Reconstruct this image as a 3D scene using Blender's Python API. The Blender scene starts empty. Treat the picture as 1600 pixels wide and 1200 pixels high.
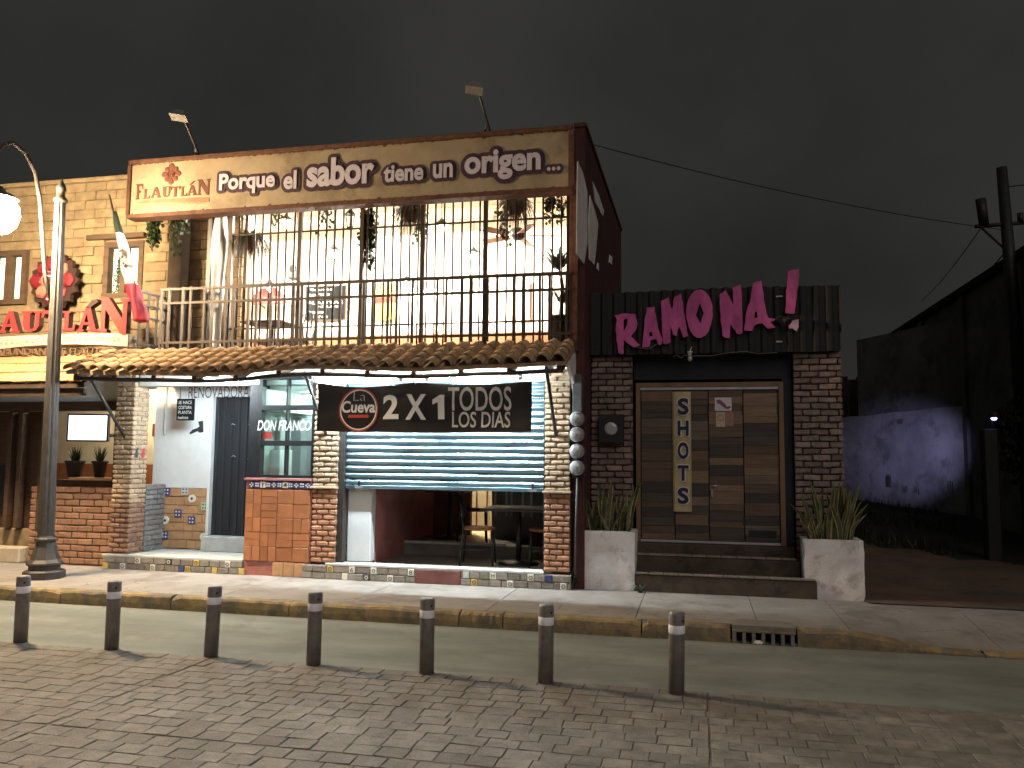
import bpy, bmesh, math, random
from mathutils import Vector, Matrix, noise as mnoise
from mathutils.geometry import tessellate_polygon
random.seed(7)
SC = bpy.context.scene
COL = SC.collection
# ------------------------------------------------------------------ camera
RM = Matrix(((0.97499139, -0.00988694, -0.22202259), (0.22202714, 0.08731421, 0.97112315), (0.00978429, -0.99613176, 0.08732578)))
CAM = Vector((0, 0, 1.7))
cd = bpy.data.cameras.new('camera'); cam = bpy.data.objects.new('camera', cd); COL.objects.link(cam)
m3 = Matrix([[RM[r][0], -RM[r][1], -RM[r][2]] for r in range(3)])
cam.matrix_world = Matrix.Translation(CAM) @ m3.to_4x4()
cd.sensor_width = 36; cd.lens = 28.8; cd.clip_start = .05; cd.clip_end = 1000
SC.camera = cam
# ------------------------------------------------------------------ night sky, weak street-side light, exposure
W = bpy.data.worlds.new('World'); SC.world = W; W.use_nodes = True
wn = W.node_tree.nodes; wl_ = W.node_tree.links
bg = wn['Background']
tc = wn.new('ShaderNodeTexCoord'); nz = wn.new('ShaderNodeTexNoise'); nz.inputs['Scale'].default_value = 2.1; nz.inputs['Detail'].default_value = 5
cr = wn.new('ShaderNodeValToRGB')
cr.color_ramp.elements[0].position = .3; cr.color_ramp.elements[0].color = (.0160, .0170, .0156, 1)
cr.color_ramp.elements[1].position = .72; cr.color_ramp.elements[1].color = (.0345, .0340, .0312, 1)
wl_.new(tc.outputs['Generated'], nz.inputs['Vector']); wl_.new(nz.outputs['Fac'], cr.inputs['Fac']); wl_.new(cr.outputs['Color'], bg.inputs['Color'])
bg.inputs['Strength'].default_value = 1.0
sl = bpy.data.lights.new('sun', 'SUN'); sl.energy = 0.72; sl.angle = math.radians(45); sl.color = (1, .87, .8)
so = bpy.data.objects.new('sun', sl); COL.objects.link(so)
so.rotation_euler = Vector((-.42, .80, -.62)).to_track_quat('-Z', 'Y').to_euler()
so.location = (6, -12, 10)
vs = SC.view_settings
vs.view_transform = 'Standard'; vs.look = 'None'; vs.exposure = 0; vs.gamma = 1; vs.use_curve_mapping = False
SC.render.engine = 'CYCLES'
cy = SC.cycles
cy.use_denoising = True; cy.max_bounces = 8; cy.diffuse_bounces = 4; cy.glossy_bounces = 4; cy.transparent_max_bounces = 12
cy.sample_clamp_indirect = 6; cy.caustics_reflective = False; cy.caustics_refractive = False; cy.use_light_tree = True
POW = dict(street=900, tube=760, room=5600)

# ------------------------------------------------------------------ helpers: points
def ray(x, y): return RM @ Vector((x - 800, y - 600, 1280))
def A(x, y, Y):                      # point of the photo at the depth Y
    d = ray(x, y); return CAM + d * (Y / d.y)
def AZ(x, y, Z):
    d = ray(x, y); return CAM + d * ((Z - CAM.z) / d.z)
def S(h):
    h = h.lstrip('#'); o = []
    for i in (0, 2, 4):
        c = int(h[i:i+2], 16) / 255; o.append(c / 12.92 if c <= .04045 else ((c + .055) / 1.055) ** 2.4)
    return tuple(o)
def R(a, b): return random.uniform(a, b)

# ------------------------------------------------------------------ helpers: materials
MATS = {}
def pmat(name, col, rough=.85, var=.22, scale=5., bump=.25, bscale=60., rnd=0., metal=0., spec=.3, stain=None, stretch=None, rvar=.1, crack=None):
    if name in MATS: return MATS[name]
    m = bpy.data.materials.new(name); m.use_nodes = True; MATS[name] = m
    n = m.node_tree.nodes; l = m.node_tree.links
    b = n['Principled BSDF']; b.inputs['Metallic'].default_value = metal; b.inputs['Specular IOR Level'].default_value = spec
    g = n.new('ShaderNodeNewGeometry'); vec = g.outputs['Position']
    if stretch:
        mp = n.new('ShaderNodeVectorMath'); mp.operation = 'MULTIPLY'; mp.inputs[1].default_value = stretch
        l.new(vec, mp.inputs[0]); vec = mp.outputs[0]
    n1 = n.new('ShaderNodeTexNoise'); n1.inputs['Scale'].default_value = scale; n1.inputs['Detail'].default_value = 6; n1.inputs['Roughness'].default_value = .62
    l.new(vec, n1.inputs['Vector'])
    mr = n.new('ShaderNodeMapRange'); mr.inputs['From Min'].default_value = .3; mr.inputs['From Max'].default_value = .7
    mr.inputs['To Min'].default_value = 1 - var; mr.inputs['To Max'].default_value = 1 + var
    l.new(n1.outputs['Fac'], mr.inputs['Value'])
    val = mr.outputs[0]
    if rnd:
        oi = n.new('ShaderNodeObjectInfo'); ma = n.new('ShaderNodeMath'); ma.operation = 'MULTIPLY_ADD'
        ma.inputs[1].default_value = 2 * rnd; ma.inputs[2].default_value = 1 - rnd
        l.new(oi.outputs['Random'], ma.inputs[0])
        mm = n.new('ShaderNodeMath'); mm.operation = 'MULTIPLY'; l.new(val, mm.inputs[0]); l.new(ma.outputs[0], mm.inputs[1]); val = mm.outputs[0]
    hs = n.new('ShaderNodeHueSaturation'); hs.inputs['Color'].default_value = (*col, 1); l.new(val, hs.inputs['Value'])
    out = hs.outputs['Color']
    if stain:
        sc_, ss, thr, amt = stain
        n2 = n.new('ShaderNodeTexNoise'); n2.inputs['Scale'].default_value = ss; n2.inputs['Detail'].default_value = 8; n2.inputs['Roughness'].default_value = .7
        l.new(g.outputs['Position'], n2.inputs['Vector'])
        m2 = n.new('ShaderNodeMapRange'); m2.inputs['From Min'].default_value = thr; m2.inputs['From Max'].default_value = thr + .12; m2.inputs['To Max'].default_value = amt
        l.new(n2.outputs['Fac'], m2.inputs['Value'])
        mx = n.new('ShaderNodeMix'); mx.data_type = 'RGBA'; mx.inputs[7].default_value = (*sc_, 1)
        l.new(m2.outputs[0], mx.inputs[0]); l.new(out, mx.inputs[6]); out = mx.outputs[2]
    if crack:                                     # hairline cracks: scale, width, colour
        nw = n.new('ShaderNodeTexNoise'); nw.inputs['Scale'].default_value = crack[0] * 3; nw.inputs['Detail'].default_value = 6; l.new(g.outputs['Position'], nw.inputs['Vector'])
        av = n.new('ShaderNodeVectorMath'); av.operation = 'MULTIPLY_ADD'; av.inputs[1].default_value = (.35 / crack[0],) * 3; l.new(nw.outputs['Color'], av.inputs[0]); l.new(g.outputs['Position'], av.inputs[2])
        vo = n.new('ShaderNodeTexVoronoi'); vo.feature = 'DISTANCE_TO_EDGE'; vo.inputs['Scale'].default_value = crack[0]; l.new(av.outputs[0], vo.inputs['Vector'])
        nm = n.new('ShaderNodeTexNoise'); nm.inputs['Scale'].default_value = crack[0] * 1.7; l.new(g.outputs['Position'], nm.inputs['Vector'])
        wd = n.new('ShaderNodeMapRange'); wd.inputs['From Min'].default_value = .45; wd.inputs['From Max'].default_value = .65; wd.inputs['To Max'].default_value = crack[1]; l.new(nm.outputs['Fac'], wd.inputs['Value'])
        lt = n.new('ShaderNodeMath'); lt.operation = 'LESS_THAN'; l.new(vo.outputs['Distance'], lt.inputs[0]); l.new(wd.outputs[0], lt.inputs[1])
        mx2 = n.new('ShaderNodeMix'); mx2.data_type = 'RGBA'; mx2.inputs[7].default_value = (*crack[2], 1); l.new(lt.outputs[0], mx2.inputs[0]); l.new(out, mx2.inputs[6]); out = mx2.outputs[2]
    l.new(out, b.inputs['Base Color'])
    r2 = n.new('ShaderNodeMapRange'); r2.inputs['To Min'].default_value = max(.03, rough - rvar); r2.inputs['To Max'].default_value = min(1, rough + rvar)
    l.new(n1.outputs['Fac'], r2.inputs['Value']); l.new(r2.outputs[0], b.inputs['Roughness'])
    if bump:
        n3 = n.new('ShaderNodeTexNoise'); n3.inputs['Scale'].default_value = bscale; n3.inputs['Detail'].default_value = 5
        l.new(vec, n3.inputs['Vector'])
        bp = n.new('ShaderNodeBump'); bp.inputs['Strength'].default_value = bump; bp.inputs['Distance'].default_value = .01
        l.new(n3.outputs['Fac'], bp.inputs['Height']); l.new(bp.outputs[0], b.inputs['Normal'])
    return m
def emat(name, col, s):
    if name in MATS: return MATS[name]
    m = bpy.data.materials.new(name); m.use_nodes = True; MATS[name] = m
    b = m.node_tree.nodes['Principled BSDF']; b.inputs['Base Color'].default_value = (*[min(.8, c) for c in col], 1)
    b.inputs['Emission Color'].default_value = (*col, 1); b.inputs['Emission Strength'].default_value = s
    return m
def glassmat(name, tint=(.9, .97, .95), refl=1.0):
    m = bpy.data.materials.new(name); m.use_nodes = True; MATS[name] = m
    n = m.node_tree.nodes; l = m.node_tree.links; n.clear()
    o = n.new('ShaderNodeOutputMaterial'); t = n.new('ShaderNodeBsdfTransparent'); t.inputs[0].default_value = (*tint, 1)
    g = n.new('ShaderNodeBsdfGlossy'); g.inputs['Roughness'].default_value = .04
    f = n.new('ShaderNodeFresnel'); f.inputs[0].default_value = 1.5
    mu = n.new('ShaderNodeMath'); mu.operation = 'MULTIPLY'; mu.inputs[1].default_value = refl
    ge = n.new('ShaderNodeNewGeometry'); iv = n.new('ShaderNodeMath'); iv.operation = 'MULTIPLY_ADD'; iv.inputs[1].default_value = -refl; iv.inputs[2].default_value = refl
    l.new(ge.outputs['Backfacing'], iv.inputs[0]); l.new(iv.outputs[0], mu.inputs[1]); l.new(f.outputs[0], mu.inputs[0])
    x = n.new('ShaderNodeMixShader'); l.new(mu.outputs[0], x.inputs[0]); l.new(t.outputs[0], x.inputs[1]); l.new(g.outputs[0], x.inputs[2]); l.new(x.outputs[0], o.inputs[0])
    return m
def leafmat(name, col, rnd=.3, trans=.25):
    m = pmat(name, col, rough=.5, var=.35, scale=14, bump=0, rnd=rnd, spec=.4)
    return m
M = dict(
    road=pmat('road concrete', (.205, .225, .205), .8, .28, 2.2, .5, 90, stain=((.165, .17, .156), 1.5, .5, .75), stretch=(.3, 1, 1)),
    ground=pmat('ground soil', (.05, .045, .04), .95, .4, 2, .5, 20),
    grout=pmat('paving grout', (.15, .137, .117), .95, .3, 8, .5, 60),
    paver=pmat('stamped paving', (.215, .197, .17), .8, .28, 9, .6, 70, rnd=.17, stain=((.14, .125, .107), 1.1, .5, .75)),
    kerb=pmat('yellow kerb paint', (.29, .215, .11), .8, .3, 7, .5, 60, stain=((.15, .13, .10), 4, .46, .9)),
    kerbgrey=pmat('kerb concrete', (.21, .195, .17), .85, .25, 6, .4, 50),
    walk=pmat('sidewalk concrete', (.27, .25, .23), .85, .16, 3, .35, 70, rnd=.07, stain=((.17, .155, .135), 2.5, .5, .75), crack=(.7, .0035, (.12, .11, .10))),
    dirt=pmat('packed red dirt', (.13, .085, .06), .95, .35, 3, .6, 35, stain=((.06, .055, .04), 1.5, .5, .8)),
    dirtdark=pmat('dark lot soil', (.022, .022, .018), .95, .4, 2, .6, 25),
    buff=pmat('buff brick', (.43, .31, .20), .85, .22, 14, .5, 90, rnd=.16),
    redbrick=pmat('red brick', (.36, .19, .115), .85, .25, 14, .5, 90, rnd=.22),
    lowbrick=pmat('orange brick', (.26, .15, .10), .85, .22, 14, .5, 90, rnd=.2),
    greybrick=pmat('grey brick', (.20, .20, .195), .85, .22, 14, .5, 90, rnd=.2),
    barbrick=pmat('dark painted brick', (.20, .145, .125), .7, .35, 18, .6, 90, rnd=.28, stain=((.34, .27, .24), 9, .6, .6)),
    adobe=pmat('adobe block', (.205, .155, .09), .9, .28, 5, .5, 60, rnd=.08, stain=((.125, .092, .055), 1.6, .50, .7)),
    mortar=pmat('mortar', (.40, .34, .275), .95, .2, 10, .5, 60),
    mortardark=pmat('dark mortar', (.07, .058, .052), .95, .3, 10, .5, 60),
    mortaradobe=pmat('adobe mortar', (.17, .125, .075), .95, .2, 8, .5, 60),
    white=pmat('white plaster', (.74, .75, .74), .8, .08, 3, .25, 40, stain=((.5, .5, .48), 3, .6, .5)),
    whitedirty=pmat('dirty white paint', (.74, .70, .68), .8, .12, 4, .5, 45, stain=((.38, .35, .32), 4.5, .54, .7)),
    cream=pmat('cream wall', (.70, .60, .42), .85, .08, 2, .15, 40),
    roomwhite=pmat('warm white wall', (.80, .76, .68), .85, .06, 2, .1, 40),
    ceil=pmat('ochre ceiling', (.68, .55, .38), .85, .12, 3, .2, 40),
    orange=pmat('orange wainscot', (.30, .105, .042), .7, .2, 6, .3, 40),
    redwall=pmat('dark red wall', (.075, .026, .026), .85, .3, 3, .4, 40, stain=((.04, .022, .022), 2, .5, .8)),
    pinkwall=pmat('pink stucco', (.40, .17, .15), .9, .2, 4, .7, 50),
    maroon=pmat('maroon paint', (.17, .07, .062), .6, .3, 5, .2, 40),
    black=pmat('black paint', (.018, .018, .02), .55, .3, 8, .15, 60),
    blackwall=pmat('blue black wall', (.016, .018, .024), .7, .3, 5, .3, 40),
    corr=pmat('black corrugated sheet', (.013, .013, .013), .8, .45, 5, .2, 40, stretch=(1, 1, .3), spec=.5, stain=((.05, .047, .045), 6, .62, .7)),
    iron=pmat('brown iron', (.034, .023, .016), .55, .35, 20, .2, 80, metal=.3, spec=.5, stain=((.08, .036, .016), 9, .58, .7)),
    darkiron=pmat('dark iron', (.035, .03, .028), .5, .3, 20, .2, 80, spec=.5),
    lampgrey=pmat('grey lamp paint', (.065, .058, .053), .55, .25, 14, .15, 80, metal=.15, spec=.5),
    bollard=pmat('bollard paint', (.185, .17, .162), .5, .3, 18, .12, 90, spec=.5, stain=((.09, .08, .07), 9, .56, .7)),
    reflect=pmat('white reflective band', (.86, .85, .92), .4, .1, 20, .1, 80),
    steel=pmat('zinc steel', (.26, .37, .43), .3, .22, 3, .06, 40, metal=.85, spec=.6, stretch=(1, 1, 4)),
    alum=pmat('aluminium', (.55, .55, .60), .35, .1, 10, .05, 60, metal=.7),
    tile=pmat('clay roof tile', (.30, .205, .12), .9, .3, 9, .6, 60, rnd=.2, stain=((.15, .125, .085), 7, .54, .7)),
    flattile=pmat('flat clay tile', (.34, .185, .095), .85, .2, 7, .4, 60, rnd=.14),
    wooddark=pmat('dark timber', (.065, .038, .024), .7, .35, 6, .35, 50, stretch=(1, 1, 6)),
    woodfr=pmat('door frame timber', (.17, .105, .06), .65, .3, 6, .3, 60, stretch=(1, 1, .2)),
    lintelw=pmat('weathered lintel', (.075, .048, .03), .8, .3, 6, .4, 50, stretch=(.3, 1, 2)),
    greytile=pmat('stone riser tile', (.235, .215, .185), .8, .25, 12, .4, 70, rnd=.2),
    terra=pmat('terracotta tile', (.34, .135, .06), .45, .2, 9, .15, 50, rnd=.16, spec=.5),
    terrawall=pmat('matt terracotta tile', (.44, .255, .13), .75, .18, 9, .2, 50, rnd=.12),
    ceramicw=pmat('white ceramic', (.72, .70, .60), .3, .08, 20, .05, 60, spec=.5),
    ceramicy=pmat('yellow ceramic', (.56, .42, .12), .3, .15, 20, .05, 60, spec=.5),
    ceramicb=pmat('blue ceramic', (.05, .065, .20), .3, .2, 30, .05, 60, spec=.5),
    ceramicg=pmat('green ceramic', (.40, .55, .28), .3, .2, 30, .05, 60, spec=.5),
    ceramicd=pmat('dark ceramic', (.05, .05, .065), .3, .3, 30, .05, 60, spec=.5),
    signface=pmat('aged cream sign', (.26, .205, .13), .6, .22, 2.4, .1, 40, stain=((.16, .115, .075), 1.9, .5, .75)),
    rust=pmat('rusted frame', (.085, .038, .022), .85, .4, 12, .5, 60),
    letterw=pmat('lilac white letter', (.44, .40, .45), .6, .06, 8, .05, 60),
    outline=pmat('plum outline', (.045, .022, .03), .6, .2, 10, .05, 60),
    brownlet=pmat('brown print', (.09, .03, .017), .6, .3, 5, .05, 60),
    tanlet=pmat('tan print', (.19, .105, .055), .6, .2, 5, .05, 60),
    redlet=pmat('red letter paint', (.36, .028, .03), .85, .12, 6, .06, 60, spec=.1),
    redlight=pmat('orange red letter', (.40, .045, .04), .85, .12, 6, .06, 60, spec=.1),
    redside=pmat('letter side', (.028, .014, .012), .7, .2, 8, .1, 60),
    emblem=pmat('emblem red', (.13, .013, .018), .45, .2, 8, .1, 60, spec=.4),
    embp=pmat('emblem peach', (.25, .11, .08), .5, .15, 8, .1, 60),
    corn=pmat('carved stone', (.40, .35, .27), .85, .12, 8, .3, 60),
    bronze=pmat('bronze letter', (.12, .08, .05), .6, .2, 10, .1, 60),
    pink=pmat('hand painted pink', (.50, .095, .29), .65, .38, 6, .3, 35, stretch=(1, 1, .5)),
    pinkpale=pmat('pale pink paint', (.62, .40, .52), .6, .15, 8, .1, 60),
    banner=pmat('black vinyl banner', (.020, .019, .019), .38, .2, 4, .1, 14, spec=.45),
    bannerw=pmat('white print', (.78, .78, .78), .5, .05, 10, 0, 60),
    bannerg=pmat('silver print', (.60, .60, .58), .5, .3, 7, 0, 60),
    bannerr=pmat('red print', (.48, .07, .06), .5, .1, 10, 0, 60),
    chalk=pmat('chalkboard', (.010, .011, .011), .9, .35, 8, .05, 60, stain=((.03, .03, .03), 14, .64, .5), spec=.1),
    ink=pmat('grey painted lettering', (.035, .037, .04), .7, .25, 20, 0, 60),
    chalkw=pmat('chalk', (.65, .65, .62), .9, .2, 30, 0, 60),
    gold=pmat('brass sheet', (.46, .37, .20), .4, .25, 4, .05, 20, metal=.35, stretch=(3, 1, .6)),
    navy=pmat('navy letter', (.022, .022, .05), .5, .2, 10, 0, 60),
    paper=pmat('paper', (.60, .55, .56), .8, .1, 12, 0, 60),
    purple=pmat('purple print', (.20, .085, .17), .8, .2, 20, 0, 60),
    tanpaper=pmat('tan paper', (.46, .36, .27), .8, .1, 12, 0, 60),
    brownpaper=pmat('brown paper', (.30, .19, .15), .8, .2, 12, 0, 60),
    pot=pmat('terracotta pot', (.15, .05, .028), .7, .2, 10, .2, 60),
    blackpot=pmat('black pot', (.02, .02, .02), .6, .3, 10, .1, 60),
    leaf=leafmat('spider leaf', (.040, .050, .026), .35),
    ivy=leafmat('ivy leaf', (.022, .042, .012), .3),
    sans=leafmat('snake plant leaf', (.085, .095, .045), .35),
    sansedge=leafmat('snake plant edge', (.34, .30, .12), .2),
    grass=leafmat('grass blade', (.045, .06, .022), .3),
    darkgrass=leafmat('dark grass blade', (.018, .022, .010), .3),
    bark=pmat('bark', (.05, .035, .025), .9, .3, 10, .5, 40),
    flaggreen=pmat('flag green', (.012, .028, .018), .7, .2, 10, .1, 60),
    flagwhite=pmat('flag white', (.50, .48, .46), .7, .1, 10, .1, 60),
    flagred=pmat('flag red', (.22, .014, .03), .7, .2, 10, .1, 60),
    plastic=pmat('clear plastic roll', (.42, .42, .42), .18, .5, 8, .7, 14, spec=.8, stretch=(1, 1, .25)),
    darkcloth=pmat('dark curtain', (.045, .032, .022), .9, .3, 6, .3, 40),
    concrete=pmat('old concrete wall', (.17, .17, .165), .9, .3, 1.2, .5, 30, stain=((.085, .085, .083), 1.3, .50, .85)),
    wallpeel=pmat('peeling white paint', (.34, .34, .35), .9, .3, 1.3, .7, 22, stain=((.17, .17, .175), 1.7, .52, .8)),
    darkwood=pmat('dark fence wood', (.035, .024, .016), .9, .4, 4, .4, 40, stretch=(1, 1, .3), rnd=.25),
    step=pmat('worn step concrete', (.072, .055, .042), .85, .3, 5, .5, 50, stain=((.035, .028, .023), 4, .52, .8)),
    stepnose=pmat('step nosing', (.21, .18, .15), .8, .25, 10, .4, 60, rnd=.12),
    slabw=pmat('pale terrazzo slab', (.50, .52, .50), .6, .15, 6, .15, 60, stain=((.34, .34, .32), 4, .55, .5)),
    floor=pmat('dark tile floor', (.20, .19, .16), .5, .3, 4, .2, 40),
    chairbl=pmat('black chair tube', (.012, .011, .011), .35, .2, 20, 0, 60, spec=.5),
    seatwood=pmat('chair seat wood', (.32, .14, .07), .4, .2, 10, .1, 60, stretch=(.3, 3, 1)),
    curtain=pmat('striped cream panel', (.55, .47, .30), .8, .15, 8, .1, 40),
    bluegrey=pmat('blue grey panel', (.22, .24, .28), .7, .2, 5, .1, 40),
    kitchen=pmat('pale green kitchen wall', (.56, .62, .59), .6, .2, 3, .1, 40),
    doorblk=pmat('charcoal sheet door', (.018, .020, .024), .55, .25, 8, .15, 60, spec=.45, stain=((.05, .053, .056), 9, .66, .5)),
    meterglass=pmat('meter glass', (.36, .36, .36), .12, .4, 30, .1, 40, spec=.9),
    meterbox=pmat('meter box', (.085, .09, .085), .6, .3, 12, .2, 60),
    bulbgrey=pmat('grey housing', (.17, .165, .155), .5, .2, 12, .1, 60),
    fanwood=pmat('fan blade', (.22, .11, .05), .5, .2, 10, .1, 60),
    redpaint=pmat('red awning cloth', (.16, .018, .014), .8, .15, 8, .1, 60),
    poster=pmat('yellow poster', (.36, .27, .05), .7, .1, 8, 0, 60),
    postergreen=pmat('green poster', (.22, .28, .08), .7, .1, 8, 0, 60),
    bluesign=pmat('blue sign', (.05, .06, .18), .6, .1, 8, 0, 60),
    bag=pmat('crumpled plastic', (.70, .68, .66), .35, .15, 20, .6, 40),
    glowpane=emat('lit room pane', (1, .86, .66), 1.6),
    tube=emat('fluorescent tube', (.80, .93, 1.0), POW['tube']),
    globe=emat('sodium globe', (1, .74, .45), POW['street']),
    bulb=emat('warm bulb', (1, .92, .79), POW['room']),
    coolbulb=emat('security lamp lens', (.36, .33, 1.0), 5),
    tv=emat('television picture', (.86, .92, 1.0), 1.7),
)
M['glass'] = glassmat('window glass')
M['glassdark'] = glassmat('greenish glass', (.90, .98, .96), 1.3)

# ------------------------------------------------------------------ helpers: meshes and objects
WLOC = {}
def wl(o): return WLOC.get(o.name, Vector((0, 0, 0))) if o else Vector((0, 0, 0))
def tag(o, label, cat, group=None, kind=None):
    o['label'] = label; o['category'] = cat
    if group: o['group'] = group
    if kind: o['kind'] = kind
    return o
def thing(name, loc, label, cat, group=None):
    o = bpy.data.objects.new(name, None); COL.objects.link(o); o.empty_display_size = .2
    o.location = loc; WLOC[o.name] = Vector(loc)
    return tag(o, label, cat, group)
def place(name, mesh, parent=None, loc=(0, 0, 0), rot=None, scale=None):
    o = bpy.data.objects.new(name, mesh); COL.objects.link(o)
    loc = Vector(loc); o.location = loc - wl(parent); WLOC[o.name] = loc
    if parent: o.parent = parent
    if rot: o.rotation_euler = rot
    if scale: o.scale = scale
    return o
def struct(o): o['kind'] = 'structure'; return o
class MB:
    def __init__(s): s.v = []; s.f = []; s.sm = []
    def add(s, vs_, fs, smooth=False):
        k = len(s.v); s.v += [tuple(p) for p in vs_]; s.f += [tuple(i + k for i in f) for f in fs]; s.sm += [smooth] * len(fs); return s
    def box(s, x0, x1, y0, y1, z0, z1):
        return s.add([(x, y, z) for x in (x0, x1) for y in (y0, y1) for z in (z0, z1)],
                     [(0, 1, 3, 2), (4, 6, 7, 5), (0, 4, 5, 1), (2, 3, 7, 6), (0, 2, 6, 4), (1, 5, 7, 3)])
    def tube(s, pts, r, n=8, cap=True):
        pts = [Vector(p) for p in pts]; rs = r if isinstance(r, (list, tuple)) else [r] * len(pts)
        V = []; F = []
        prev = None
        for i, p in enumerate(pts):
            d = (pts[min(i + 1, len(pts) - 1)] - pts[max(i - 1, 0)])
            d = d.normalized() if d.length > 1e-9 else Vector((0, 0, 1))
            if prev is None:
                u = d.orthogonal().normalized()
            else:
                u = (prev - d * prev.dot(d)); u = u.normalized() if u.length > 1e-6 else d.orthogonal().normalized()
            prev = u; w = d.cross(u)
            for k in range(n):
                a = 2 * math.pi * k / n; V.append(p + (u * math.cos(a) + w * math.sin(a)) * rs[i])
        for i in range(len(pts) - 1):
            for k in range(n):
                F.append((i * n + k, i * n + (k + 1) % n, (i + 1) * n + (k + 1) % n, (i + 1) * n + k))
        s.add(V, F, True)
        if cap:
            k = len(s.v) - len(V)
            s.f.append(tuple(k + i for i in reversed(range(n)))); s.f.append(tuple(k + (len(pts) - 1) * n + i for i in range(n))); s.sm += [False, False]
        return s
    def lathe(s, prof, c, n=16, smooth=True, cap=True):   # prof [(r,z)]
        c = Vector(c); V = []; F = []
        for r, z in prof:
            for k in range(n):
                a = 2 * math.pi * k / n; V.append((c.x + r * math.cos(a), c.y + r * math.sin(a), c.z + z))
        for i in range(len(prof) - 1):
            for k in range(n):
                F.append((i * n + k, i * n + (k + 1) % n, (i + 1) * n + (k + 1) % n, (i + 1) * n + k))
        s.add(V, F, smooth)
        if cap:
            k = len(s.v) - len(V)
            s.f.append(tuple(k + i for i in reversed(range(n)))); s.f.append(tuple(k + (len(prof) - 1) * n + i for i in range(n))); s.sm += [False, False]
        return s
    def prism(s, loops, y0, y1):       # loops in XZ; first outer, others holes; y0 front
        L = [[Vector((p[0], p[1], 0)) for p in lp] for lp in loops]
        flat = [p for lp in L for p in lp]; n = len(flat)
        tri = tessellate_polygon(L)
        V = [(p.x, y0, p.y) for p in flat] + [(p.x, y1, p.y) for p in flat]
        F = []
        for t in tri:
            a, b, c = (flat[i] for i in t)
            ar = (b.x - a.x) * (c.y - a.y) - (b.y - a.y) * (c.x - a.x)
            t = t if ar > 0 else (t[0], t[2], t[1])
            F.append(t); F.append((t[0] + n, t[2] + n, t[1] + n))
        k = 0
        for lp in L:
            m_ = len(lp)
            for i in range(m_):
                a, b = k + i, k + (i + 1) % m_; F.append((a, b, b + n, a + n))
            k += m_
        return s.add(V, F)
    def mesh(s, mat, name='mesh', org=(0, 0, 0), fix=True):
        me = bpy.data.meshes.new(name); o = Vector(org)
        me.from_pydata([tuple(Vector(v) - o) for v in s.v], [], s.f)
        for p, q in zip(me.polygons, s.sm): p.use_smooth = q
        if fix:
            bm = bmesh.new(); bm.from_mesh(me); bmesh.ops.recalc_face_normals(bm, faces=bm.faces[:]); bm.to_mesh(me); bm.free()
        for m_ in (mat if isinstance(mat, (list, tuple)) else [mat]): me.materials.append(M[m_] if isinstance(m_, str) else m_)
        me.update(); return me
    def build(s, name, mat, parent=None, fix=True):
        xs = [v[0] for v in s.v]; ys = [v[1] for v in s.v]; zs = [v[2] for v in s.v]
        c = Vector(((min(xs) + max(xs)) / 2, (min(ys) + max(ys)) / 2, min(zs)))
        return place(name, s.mesh(mat, name, c, fix), parent, c)
def box(name, x0, x1, y0, y1, z0, z1, mat, parent=None, bev=0.):
    mb = MB().box(x0, x1, y0, y1, z0, z1); o = mb.build(name, mat, parent)
    if bev:
        bm = bmesh.new(); bm.from_mesh(o.data); bmesh.ops.bevel(bm, geom=bm.edges[:], offset=bev, segments=1, affect='EDGES'); bm.to_mesh(o.data); bm.free()
    return o
def chamfer(L, D, H, bev, jit, mat, name='piece', seg=1):     # unit piece, centred
    bm = bmesh.new(); bmesh.ops.create_cube(bm, size=1)
    for v in bm.verts: v.co = Vector((v.co.x * L, v.co.y * D, v.co.z * H)) + Vector((R(-jit, jit), R(-jit, jit) * .6, R(-jit, jit)))
    bmesh.ops.bevel(bm, geom=bm.edges[:], offset=bev, segments=seg, affect='EDGES')
    me = bpy.data.meshes.new(name); bm.to_mesh(me); bm.free(); me.materials.append(M[mat]); return me
_pc = {}
def pieces(kind, L, D, H, bev, jit, mat, n=4):
    k = (kind, L, D, H, mat)
    if k not in _pc: _pc[k] = [chamfer(L, D, H, bev, jit, mat, kind) for _ in range(n)]
    return random.choice(_pc[k])
def brickwork(parent, a0, a1, z0, z1, fix, L, H, mat, D=.06, gap=.012, face='y', proud=.0, jit=.004, bev=.008, skip=None, name='brick', matfn=None):
    """courses of bricks on a face; face 'y': a is X and fix the Y of the front; face 'x': a is Y, fix the X of the front (facing +X)"""
    z = z0; row = 0; n = 0
    rows = max(1, round((z1 - z0) / H)); H = (z1 - z0) / rows
    for row in range(rows):
        zc = z0 + (row + .5) * H
        a = a0 - (L / 2 if row % 2 else 0) - (R(0, .02))
        while a < a1 - .02:
            b = min(a + L, a1); aa = max(a, a0)
            if b - aa > .03 and not (skip and skip((aa + b) / 2, zc)):
                mt = matfn(zc) if matfn else mat
                me = pieces(name, round(L - gap, 4), D, round(H - gap, 4), bev, jit, mt)
                sx = (b - aa - gap) / (L - gap); off = R(-.5, .5) * jit * 1.6
                if face == 'y': place(name, me, parent, ((aa + b) / 2, fix + D / 2 - proud + off, zc), (R(-.01, .01), R(-.012, .012), R(-.012, .012)), (sx, 1, 1))
                else: place(name, me, parent, (fix - D / 2 + proud + off, (aa + b) / 2, zc), (0, R(-.012, .012), math.pi / 2), (sx, 1, 1))
                n += 1
            a += L
    return n
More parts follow.
